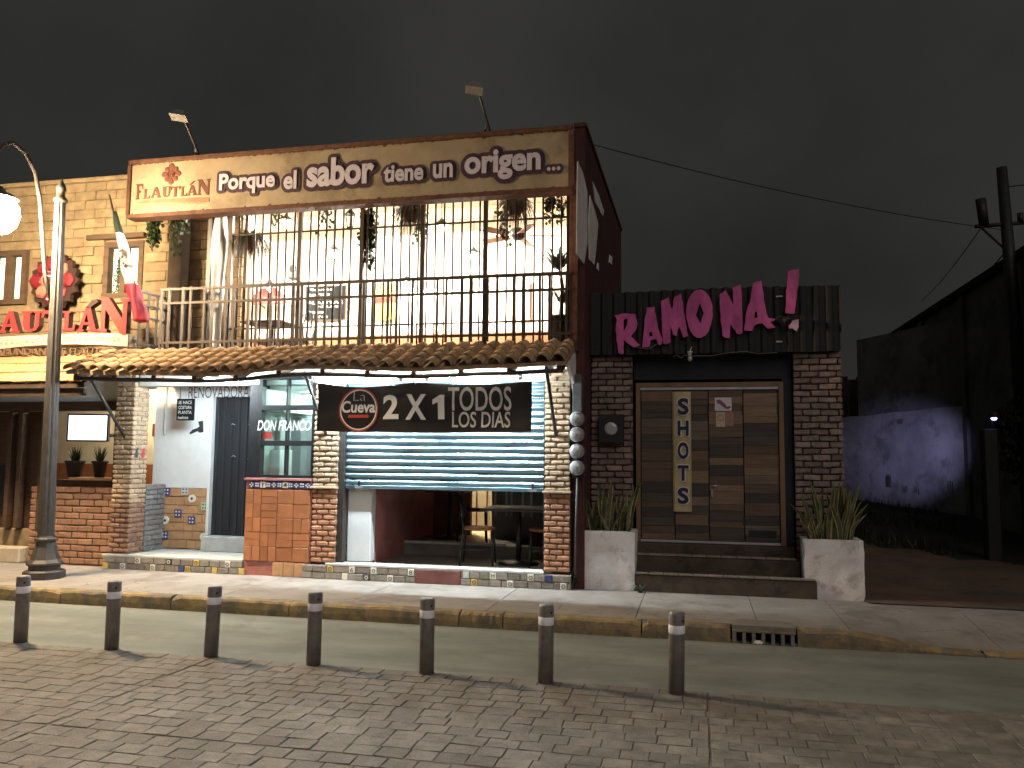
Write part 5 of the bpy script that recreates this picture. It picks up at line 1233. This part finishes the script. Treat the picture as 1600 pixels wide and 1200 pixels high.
dt = [(1530,402),(1550,405),(1592,394),(1592,440),(1580,470),(1556,452),(1530,452)]; MB().prism([[rp(p) for p in dt]], YL, YL + .022).build('exclamation_dot', 'pinkpale', rs)
for px, py in ((985, 500), (1035, 500), (1070, 492), (1095, 490), (1140, 490), (1190, 478), (1236, 470)): q = A(px, py, YL); MB().tube([(q.x, YL + .02, q.z), (q.x, YC - .05, q.z)], .01, 5).build('standoff', 'darkiron', rs)
# small fascia fittings
c = A(1218, 502, 10.06); t = thing('spot_lamp', (c.x, YC - .1, c.z), 'small black spot lamp on a curled bracket beside the exclamation mark', 'lamp')
MB().tube([(c.x + .02, YC - .08, c.z - .05), (c.x - .04, YC - .14, c.z + .03), (c.x, YC - .18, c.z + .06), (c.x + .06, YC - .17, c.z + .03)], .012, 6).build('bracket', 'black', t); MB().tube([(c.x + .05, YC - .17, c.z + .04), (c.x + .10, YC - .22, c.z - .02)], [.03, .05], 10).build('head', 'black', t)
for py, lab in ((462, 'upper pale metal clip on the black fascia left of the exclamation mark'), (533, 'lower pale metal clip on the black fascia under the exclamation mark')):
    c = A(1218, py, 10.1); o = box('metal_clip', c.x - .035, c.x + .035, YC - .12, YC - .09, c.z - .008, c.z + .008, 'alum', None, .003); tag(o, lab, 'clip', 'clips on the fascia')
c = A(1078, 558, 10.12); t = thing('bare_bulb', (c.x, 10.12, c.z), 'unlit bulb in a white socket under the corrugated fascia', 'bulb')
MB().lathe([(.005, -.055), (.028, -.035), (.03, -.01), (.016, .015)], c, 12).build('glass', 'meterglass', t); MB().lathe([(.018, .015), (.022, .05), (.03, .055), (.03, .07)], c, 10).build('socket', 'ceramicw', t); MB().tube([c + Vector((0, 0, .065)), c + Vector((.01, .02, .10)), c + Vector((.02, .05, .13))], .006, 5).build('wire', 'ceramicw', t)
def cable(name, pts, r_, mat, label, cat='cable', group=None):
    o = MB().tube(pts, r_, 5).build(name, mat); tag(o, label, cat, group); return o
P = [(995, 542), (1005, 545), (1015, 545), (1025, 538), (1032, 535), (1038, 538), (1043, 533)]
cable('loose_cable', [A(x, y, YC - .12) for x, y in P], .005, 'bulbgrey', 'short pale loose cable hanging under the first letters')
P = [(1052, 557), (1058, 555), (1064, 559), (1070, 555), (1080, 556), (1110, 556), (1140, 551), (1165, 549), (1185, 553), (1195, 552), (1215, 551)]
cable('loose_cable', [A(x, y, YC - .115) for x, y in P], .004, 'bulbgrey', 'long pale cable running along the lower edge of the fascia')
a, b = A(936, 692, 10.2), A(975, 648, 10.2); t = thing('wall_speaker_box', ((a.x + b.x) / 2, 10.2, a.z), 'square black box with a round grey centre on the left bar pillar', 'speaker')
box('cabinet', a.x, b.x, YC - .13, YC - .005, a.z, b.z, 'black', t, .008); place('cone', MB().lathe([(.082, 0), (.08, .012), (.06, .02), (.01, .024)], (0, 0, 0), 20).mesh('meterglass', 'cone'), t, ((a.x + b.x) / 2 + .0, YC - .13, (a.z + b.z) / 2), (math.pi / 2, 0, 0))
# SHOTS sign
a, b = A(1053, 799, YD - .05), A(1078, 612, YD - .05); b.x = A(1081, 799, YD - .05).x; a.x = A(1051, 700, YD - .05).x
t = thing('vertical_sign', ((a.x + b.x) / 2, YD, a.z), 'narrow brass sheet with dark letters spelling SHOTS down the plank doors', 'sign')
V = []; F = []; n = 14
for j in range(n):
    z = a.z + (b.z - a.z) * j / (n - 1); e = .012 * math.sin(j * 1.3) * (1 if j < 3 else .4)
    V += [(a.x, YD - .052 + e * .6, z), (a.x + .02, YD - .062, z), ((a.x + b.x) / 2, YD - .058, z), (b.x, YD - .05 + e * .3, z)]
for j in range(n - 1):
    for k in range(3): F.append((j * 4 + k, j * 4 + k + 1, (j + 1) * 4 + k + 1, (j + 1) * 4 + k))
MB().add(V, F).build('sheet', 'gold', t, fix=False)
for ch_, yb, yt in (('S', 648, 622), ('H', 681, 657), ('O', 717, 691), ('T', 751, 727), ('S', 787, 762)):
    p, q = A(1059, yb, YD - .07), A(1076, yt, YD - .07); text('letter', ch_, p.x, q.x, p.z, q.z, YD - .066, 'navy', t, .004, offset=.035, outline=.016, outmat='paper')
def paper(px0, py0, px1, py1, mat, nm, lab, grp='notices on the plank door'):
    p, q = A(px0, py1, YD - .04), A(px1, py0, YD - .04); o = box(nm, p.x, q.x, YD - .037, YD - .034, p.z, q.z, mat); tag(o, lab, 'notice', grp); return o, p, q
o, p, q = paper(1117, 621, 1143, 642, 'paper', 'paper_notice', 'white paper notice with a purple country outline on the plank door')
pts = [(.08, .82), (.30, .86), (.45, .70), (.62, .52), (.70, .30), (.92, .38), (.95, .26), (.80, .12), (.62, .18), (.45, .34), (.28, .52), (.16, .56)]
MB().prism([[(p.x + u * (q.x - p.x), p.z + v * (q.z - p.z)) for u, v in pts]], YD - .040, YD - .0375).build('map_print', 'purple', o)
o, p, q = paper(1119, 644, 1133, 667, 'tanpaper', 'tan_notice', 'tan paper notice with a round stamp on the plank door')
MB().tube([((p.x + q.x) / 2 + .035 * math.cos(t), YD - .038, (p.z + q.z) / 2 + .02 + .035 * math.sin(t)) for t in lin(0, 6.283, 17)], .004, 4, False).build('stamp', 'brownpaper', o)
paper(1134, 644, 1146, 666, 'brownpaper', 'brown_notice', 'brown photo notice right of the tan paper on the plank door')
# planters and snake plants
def planter(x0, x1, y0, y1, z1, label, notch=False):
    t = thing('planter', ((x0 + x1) / 2, (y0 + y1) / 2, .15), label, 'planter', 'white concrete planters beside the steps'); w_ = .06
    bm = bmesh.new()
    out = [(x0, y0), (x1, y0), (x1, y1), (x0, y1)]; inn = [(x0 + w_, y0 + w_), (x1 - w_, y0 + w_), (x1 - w_, y1 - w_), (x0 + w_, y1 - w_)]
    lv = [[bm.verts.new((x, y, z)) for x, y in L_] for L_, z in ((out, .14), (out, z1), (inn, z1), (inn, z1 - .08))]
    for a, b in zip(lv, lv[1:]):
        for k in range(4): bm.faces.new((a[k], a[(k + 1) % 4], b[(k + 1) % 4], b[k]))
    bmesh.ops.subdivide_edges(bm, edges=bm.edges[:], cuts=9, use_grid_fill=True)
    for v in bm.verts:
        d = mnoise.noise(v.co * 7) * .010 + mnoise.noise(v.co * 22) * .006
        lowc = max(0, (.32 - v.co.z) / .18) if notch else max(0, (.22 - v.co.z) / .12)
        ch_ = max(0, mnoise.noise(v.co * 5 + Vector((3, 1, 2))) + .15) * .05 * lowc
        cx, cy_ = (x0 + x1) / 2, (y0 + y1) / 2; n_ = Vector((v.co.x - cx, v.co.y - cy_, 0)).normalized()
        v.co += n_ * (d - ch_)
        v.co.z += mnoise.noise(v.co * 6) * .006
    bmesh.ops.recalc_face_normals(bm, faces=bm.faces[:])
    me = bpy.data.meshes.new('box'); bm.to_mesh(me); bm.free(); me.materials.append(M['whitedirty']); place('box', me, t, (0, 0, 0))
    box('soil', x0 + w_ - .005, x1 - w_ + .005, y0 + w_ - .005, y1 - w_ + .005, z1 - .2, z1 - .05, 'ground', t); return t
planter(-1.425, -.745, 9.76, 10.22, .825, 'white concrete planter left of the bar steps with chipped lower edge', True)
planter(1.14, 1.76, 9.80, 10.22, .80, 'white concrete planter right of the bar steps')
def snake(cx, cy_, z, wx, wy, n, h, label, edge):
    t = thing('snake_plant', (cx, cy_, z), label, 'plant', 'snake plants in the white planters')
    for i in range(n):
        x, y = cx + R(-wx, wx), cy_ + R(-wy, wy); L = h * R(.42, 1.08); lx, ly = (x - cx) * R(.2, .8) + R(-.13, .13), R(-.14, .05); w_ = R(.020, .032); a = R(-.7, .7); tw = R(-.6, .6); V = []; F = []; m_ = 7
        for k in range(m_):
            u = k / (m_ - 1); ww = w_ * (.65 + .75 * u * (1.25 - u) * 1.6) * (1 - u ** 5); aa = a + tw * u
            c_ = Vector((x + lx * u * u + .012 * math.sin(u * 6 + i), y + ly * u * u, z - .06 + L * u)); s_ = Vector((math.cos(aa), math.sin(aa), 0)) * ww; f_ = Vector((-math.sin(aa), math.cos(aa), 0)) * ww * .35
            V += [c_ - s_, c_ - s_ * .72 + f_ * .7, c_ + f_, c_ + s_ * .72 + f_ * .7, c_ + s_]
        for k in range(m_ - 1):
            for q in range(4): F.append((k * 5 + q, k * 5 + q + 1, (k + 1) * 5 + q + 1, (k + 1) * 5 + q))
        o = MB().add(V, F, True).build('leaf', ['sans', 'sansedge'], t, fix=False)
        for p in o.data.polygons: p.material_index = 1 if p.index % 4 in (0, 3) and random.random() < edge else 0
    return t
snake(-1.085, 9.99, .78, .26, .13, 38, .70, 'snake plant with thin grey green leaves in the left planter', .55)
snake(1.45, 10.0, .76, .24, .13, 40, .72, 'snake plant with yellow edged leaves in the right planter', .95)
# weeds at the planter feet
for (px, py, n, h, lab) in ((893, 921, 40, .22, 'green weeds growing between the right brick pier and the left planter'), (1000, 926, 26, .12, 'small weeds at the right foot of the left planter')):
    c = AZ(px, py, .15); t = thing('weed_clump', (c.x, c.y, .15), lab, 'weeds', 'weeds on the sidewalk'); tuft('blades', t, (c.x, c.y, .15), n, h, .09, .008, 'grass', .4, 3)
    c2 = MB()
    for i in range(n): 
        p = Vector((c.x + R(-.07, .07), c.y + R(-.05, .05), .15 + R(.02, h * .8))); q = Matrix.Rotation(R(0, 6.28), 3, 'Z') @ Matrix.Rotation(R(-1, 1), 3, 'X'); c2.add([p + q @ Vector(v) * .02 for v in ((0, 0, 1), (.6, 0, 0), (0, 0, -1), (-.6, 0, 0))], [(0, 1, 2, 3)])
    c2.build('leaves', 'grass', t, fix=False)

# ================================================================== STREET FURNITURE
BOL = [(-5.927, 6.330), (-4.970, 6.308), (-3.995, 6.285), (-3.052, 6.262), (-2.085, 6.238), (-1.140, 6.214), (-.178, 6.190)]
bmesh0 = None
blab = ['leftmost bollard of the row, nearest the lamp post base', 'second bollard from the left, in front of the brick column', 'third bollard from the left, in front of the dark sheet door', 'fourth bollard from the left, in front of the middle brick pier', 'fifth bollard from the left, in front of the maroon riser panel', 'sixth bollard from the left, in front of the right brick pier', 'rightmost bollard of the row, in front of the plank doors']
bod = MB().lathe([(.0575, -.01), (.0575, .565), (.054, .578), (.046, .584), (.02, .586)], (0, 0, 0), 24).mesh('bollard', 'post')
bnd = MB().lathe([(.0578, 0), (.0592, .002), (.0592, .058), (.0578, .060)], (0, 0, 0), 24, True, False).mesh('reflect', 'band')
hol = MB().lathe([(.009, 0), (.009, .003)], (0, 0, 0), 10).mesh('black', 'bolt_hole')
for (x, y), lab in zip(BOL, blab):
    t = thing('bollard', (x, y, 0), lab, 'bollard', 'row of bollards along the lane'); lean = (R(-.022, .022), R(-.016, .016), 0); t.rotation_euler = lean
    place('post', bod, t, (x, y, 0)); place('reflective_band', bnd, t, (x, y, .435)); place('bolt_hole', hol, t, (x + .044, y - .037, .53), (math.pi / 2, 0, .87))
# lamp post
LP = Vector((-7.86, 8.70, .15)); LPT = Vector((-7.95, 8.70, 5.12))
t = thing('street_lamp', LP, 'tall lit street lamp with flared cast base and curved arm', 'street lamp')
MB().lathe([(.235, 0), (.235, .085), (.215, .10), (.175, .115), (.175, .15), (.205, .165), (.205, .19), (.19, .205), (.165, .23), (.125, .37), (.105, .44), (.13, .455), (.13, .48), (.105, .495), (.098, .52)], LP, 8, False).build('cast_base', 'lampgrey', t)
V = []; F = []; n = 24; hs_ = lin(.5, 4.75, 20)
for j, h in enumerate(hs_):
    c = LP.lerp(LPT, h / 4.97); r_ = .100 - .036 * (h / 4.97)
    for k in range(n): a = 2 * math.pi * k / n; q = r_ * (1 if k % 3 else .86); V.append((c.x + q * math.cos(a), c.y + q * math.sin(a), c.z + h * 0))
for j in range(len(hs_) - 1):
    for k in range(n): F.append((j * n + k, j * n + (k + 1) % n, (j + 1) * n + (k + 1) % n, (j + 1) * n + k))
MB().add(V, F).build('fluted_shaft', 'lampgrey', t)
ctop = LP.lerp(LPT, 4.72 / 4.97); MB().lathe([(.07, 0), (.085, .02), (.085, .05), (.055, .08), (.05, .14), (.065, .17), (.05, .22), (.02, .28), (.008, .33)], ctop, 12).build('finial', 'lampgrey', t)
GX, GY = -8.17, 8.10
lampc = A(-3, 333, 8.05)
arm = [(-7.955, 8.66, 3.55), (-8.02, 8.60, 3.95), (-8.06, 8.57, 4.4), (-8.09, 8.53, 4.85), (-8.13, 8.47, 5.2), (-8.20, 8.37, 5.42), (-8.28, 8.25, 5.52), (-8.34, 8.14, 5.45), (-8.34, 8.06, 5.25), (-8.31, 8.05, 5.0), (-8.30, 8.05, 4.82)]
MB().tube(arm, .026, 10).build('curved_arm', 'lampgrey', t)
for z in (3.6, 3.9): MB().tube([LP.lerp(LPT, (z - .15) / 4.97), (-8.0, 8.62, z)], .02, 8).build('arm_clamp', 'lampgrey', t)
MB().lathe([(.03, .33), (.06, .30), (.08, .22), (.15, .24), (.215, .185), (.21, .18), (.13, .20)], lampc, 18).build('lamp_shade', 'lampgrey', t)
MB().lathe([(.02, -.255), (.12, -.225), (.20, -.14), (.235, -.02), (.215, .10), (.15, .19)], lampc, 18).build('globe', 'globe', t)  # globe enlarged so its glowing shape stands in for the lamp's glare
# storm drain
t = thing('storm_drain', (.55, 8.05, 0), 'concrete storm drain inlet with vertical bars set in the kerb', 'drain')
V = [(DR0 + .01, 7.99), (DR1 - .01, 7.99), (DR1 - .02, 8.24), (DR1 - .14, 8.30), (DR0 + .12, 8.30), (DR0 + .02, 8.24)]; n = len(V)
MB().add([(x, y, .125) for x, y in V] + [(x, y, .166) for x, y in V], [tuple(reversed(range(n))), tuple(range(n, 2 * n))] + [(i, (i + 1) % n, n + (i + 1) % n, n + i) for i in range(n)]).build('hood', 'kerbgrey', t)
box('box_back', DR0 + .02, DR1 - .02, 8.11, 8.125, -.02, .124, 'black', t); box('box_floor', DR0 + .02, DR1 - .02, 8.0, 8.11, .022, .026, 'black', t)
box('lip', DR0 + .01, DR1 - .01, 7.985, 8.03, .103, .1245, 'kerb', t, .004)
for xx in (DR0 + .03, DR0 + .115, DR0 + .20, DR0 + .285, DR0 + .37, DR0 + .455, DR0 + .54): box('bar', xx - .017, xx + .017, 7.992, 8.03, 0, .1025, 'kerbgrey', t, .004)
# litter
def crumple(name, c, s_, mat, label):
    bm = bmesh.new(); bmesh.ops.create_icosphere(bm, subdivisions=3, radius=1)
    for v in bm.verts: k = 1 + .45 * mnoise.noise(v.co * 2.2 + Vector(c)) + .25 * mnoise.noise(v.co * 5); v.co = Vector((v.co.x * s_[0] * k, v.co.y * s_[1] * k, max(-.9, v.co.z) * s_[2] * k))
    me = bpy.data.meshes.new(name); bm.to_mesh(me); bm.free(); me.materials.append(M[mat]); o = place(name, me, None, (c[0], c[1], c[2] + s_[2] * .9)); tag(o, label, 'litter', 'litter in the gutter'); return o
c = AZ(440, 960, 0); crumple('plastic_bag', (c.x, c.y - .02, 0), (.075, .05, .045), 'bag', 'crumpled clear plastic bag lying against the kerb between two bollards')
c = AZ(1184, 1006, 0); crumple('plastic_scrap', (c.x, c.y - .03, 0), (.04, .025, .02), 'bag', 'small pale scrap of litter in front of the storm drain')
# utility pole and its wires
pt = A(1565, 262, 15.5); pb = A(1600, 620, 15.5)
UP = Vector((pb.x + .05, 15.5, zl(15.5))); UT = Vector((pt.x, 15.5, pt.z))
t = thing('utility_pole', UP, 'leaning dark utility pole with a crossarm fuse at the right edge', 'utility pole')
MB().tube([UP, UP.lerp(UT, .5), UT], [.14, .11, .085], 12).build('pole', 'black', t)
ca = UP.lerp(UT, .84); MB().tube([ca + Vector((-.50, 0, .0)), ca + Vector((.30, 0, .03))], .035, 6).build('crossarm', 'darkwood', t); MB().tube([ca + Vector((-.42, 0, 0)), ca + Vector((-.02, 0, -.45))], .02, 6).build('brace', 'darkwood', t)
MB().tube([ca + Vector((-.36, -.02, .02)), ca + Vector((-.40, -.02, .48))], [.08, .085], 10).build('fuse', 'black', t); MB().tube([ca + Vector((.22, 0, .03)), ca + Vector((.22, 0, .20))], .05, 8).build('insulator', 'black', t)
def wire(p, q, sag, label, r_=.010):
    p, q = Vector(p), Vector(q); pts = [p.lerp(q, u) + Vector((0, 0, -sag * 4 * u * (1 - u))) for u in lin(0, 1, 22)]
    cable('overhead_wire', pts, r_, 'black', label, 'wire', 'overhead wires')
wire(A(912, 222, 9.9), ca + Vector((-.05, 0, -.08)), .12, 'overhead wire from the roof corner to the utility pole', .007)
wire(ca + Vector((-.02, 0, -.45)), A(1490, 470, 26), .1, 'thick stay wire sloping down left of the utility pole', .012)
wire(ca + Vector((-.42, 0, -.05)), A(1440, 470, 28), .1, 'thin wire sloping down from the crossarm end', .009)
wire(UT + Vector((0, 0, -.35)), UT + Vector((6, -2, -.3)), .1, 'short wire leaving the pole top to the right')

# ================================================================== THE LOT ON THE RIGHT
XW = 5.55
wh = thing('warehouse', (XW + 2, 20, .15), 'long dark warehouse side wall bordering the lot on the right', 'building')
box('side_wall', XW, XW + .25, 10.5, 29.2, .10, 5.22, 'concrete', wh); box('eave', XW - .12, XW + .4, 10.5, 29.3, 5.222, 5.36, 'darkwood', wh); box('end_wall', XW + .25, XW + 9, 10.5, 10.7, .10, 5.2, 'concrete', wh)
box('roof', XW + .1, XW + 9, 10.5, 29.3, 5.362, 5.5, 'darkwood', wh)
y = 12.3
while y < 29: box('pilaster', XW - .07, XW - .001, y, y + .28, .12, 5.2, 'concrete', wh); y += 3.3
b1, b2 = A(1316, 771, 23), A(1566, 802, 18.3)
bw = thing('boundary_wall', ((b1.x + b2.x) / 2, 20.5, .5), 'low peeling white boundary wall lit violet at the back of the lot', 'wall')
dv = (b2 - b1); dv.z = 0; nv_ = Vector((dv.y, -dv.x, 0)).normalized(); nn = 13; V = []; F = []
for i in range(nn):
    u = i / (nn - 1); p = b1.lerp(b2, u); tp = 2.78 + .012 * math.sin(i * 1.7) + .10 * u
    V += [p + Vector((0, 0, -.3)), Vector((p.x, p.y, tp)), Vector((p.x, p.y, tp)) - nv_ * .18, p - nv_ * .18 + Vector((0, 0, -.3))]
for i in range(nn - 1): F += [(i * 4 + k, (i + 1) * 4 + k, (i + 1) * 4 + (k + 1) % 4, i * 4 + (k + 1) % 4) for k in range(4)]
F += [(0, 1, 2, 3), ((nn - 1) * 4 + 3, (nn - 1) * 4 + 2, (nn - 1) * 4 + 1, (nn - 1) * 4)]
MB().add(V, F).build('masonry', 'wallpeel', bw)
for (u, z, w_, h) in ((.33, 1.05, .30, .32), (.44, .95, .22, .16), (.52, .92, .12, .14), (.36, 2.5, .22, .12), (.42, 2.52, .3, .12), (.72, .98, .16, .28)):
    for k in range(3):
        p = b1.lerp(b2, u + k * .012) + nv_ * .004; e = dv.normalized() * w_ * .3; z0 = z + R(-.03, .03)
        MB().add([Vector((p.x, p.y, z0)), Vector((p.x, p.y, z0)) + e, Vector((p.x, p.y, z0 + h)) + e, Vector((p.x, p.y, z0 + h * R(.6, 1)))], [(0, 1, 2, 3)]).build('faded_print', 'concrete', bw, fix=False)
V = []; F = []
for i in range(nn):
    u = .14 + .86 * i / (nn - 1); p = b1.lerp(b2, u) - nv_ * .02; V += [Vector((p.x, p.y, .6)), Vector((p.x, p.y, 4.75)), Vector((p.x, p.y, 4.75)) - nv_ * .14, Vector((p.x, p.y, .6)) - nv_ * .14]
for i in range(nn - 1): F += [(i * 4 + k, (i + 1) * 4 + k, (i + 1) * 4 + (k + 1) % 4, i * 4 + (k + 1) % 4) for k in range(4)]
MB().add(V, F).build('upper_masonry', 'concrete', bw)
fn_ = thing('timber_fence', (3.3, 29.6, .5), 'dark timber fence closing the far end of the lot', 'fence')
x = .2
while x < 5.6: h = R(4.3, 4.5); box('board', x, x + .24, 29.5 + R(0, .02), 29.55, .5, h, 'darkwood', fn_); x += .25
for zz in (1.2, 3.6): box('fence_rail', .1, 5.6, 29.56, 29.62, zz, zz + .1, 'darkwood', fn_)
pm = A(1545, 670, 13.2); gp = thing('gate_post', (pm.x, 13.2, zl(13.2)), 'dark concrete gate post standing in the lot', 'post')
box('post', pm.x - .10, pm.x + .10, 13.12, 13.32, zl(13.2) - .1, pm.z, 'black', gp, .02)
lc = A(1553, 652, 13.1); sp_ = thing('security_lamp', (lc.x, 13.1, lc.z), 'small lit security lamp above the gate post throwing violet light on the wall', 'lamp')
MB().tube([(pm.x + .02, 13.2, pm.z - .1), (pm.x + .03, 13.18, pm.z + .02), (lc.x, 13.13, lc.z + .06)], .014, 6).build('bracket', 'black', sp_); MB().lathe([(.02, .09), (.06, .07), (.07, 0), (.066, -.004)], lc, 12).build('hood', 'black', sp_)
MB().lathe([(.03, .0), (.045, -.015), (.03, -.04), (.008, -.045)], lc, 10).build('lens', 'coolbulb', sp_)
L = bpy.data.lights.new('security_spot', 'SPOT'); L.energy = 1000; L.color = (.56, .52, 1.0); L.spot_size = math.radians(22); L.spot_blend = 1.0; L.shadow_soft_size = .05
lo = bpy.data.objects.new('security_spot', L); COL.objects.link(lo); lo.location = lc + Vector((0, .12, -.05)); lo.parent = None
tgt = A(1416, 706, 21.0); lo.rotation_euler = (tgt - lo.location).to_track_quat('-Z', 'Y').to_euler()
# tree mass at the right edge of the lot
def bush(name, c, rx, rz, n, label, mat='darkgrass', trunk=True):
    t = thing(name, (c[0], c[1], zl(c[1])), label, 'tree'); mb = MB(); cz = c[2]
    for i in range(n):
        u, v, w_ = random.gauss(0, 1), random.gauss(0, 1), random.gauss(0, 1); l_ = math.sqrt(u * u + v * v + w_ * w_) + 1e-6; rr = R(.35, 1) ** .5
        p = Vector((c[0] + u / l_ * rx * rr, c[1] + v / l_ * rx * rr, cz + w_ / l_ * rz * rr)); k = mnoise.noise(p * 1.6)
        if k < -.22: continue
        q = Matrix.Rotation(R(0, 6.28), 3, 'Z') @ Matrix.Rotation(R(-1.4, 1.4), 3, 'X'); s_ = R(.04, .08)
        mb.add([p + q @ Vector(x) * s_ for x in ((0, 0, 1), (.55, 0, 0), (0, .2, -1), (-.55, 0, 0))], [(0, 1, 2, 3)])
    mb.build('crown', mat, t, fix=False)
    MB().tube([(c[0], c[1], zl(c[1]) - .05), (c[0] + .05, c[1], cz * .6), (c[0], c[1], cz)], [.09, .07, .04], 8).build('trunk', 'bark', t)
    for k in range(4): a = k * 1.6; MB().tube([(c[0] + .03, c[1], cz * .7), (c[0] + rx * .5 * math.cos(a), c[1] + rx * .5 * math.sin(a), cz + .1)], [.035, .012], 6).build('limb', 'bark', t)
c = A(1628, 690, 14.0); bush('small_tree', (c.x, 14.0, c.z), .72, .75, 1900, 'small dark tree beside the security lamp at the right edge')
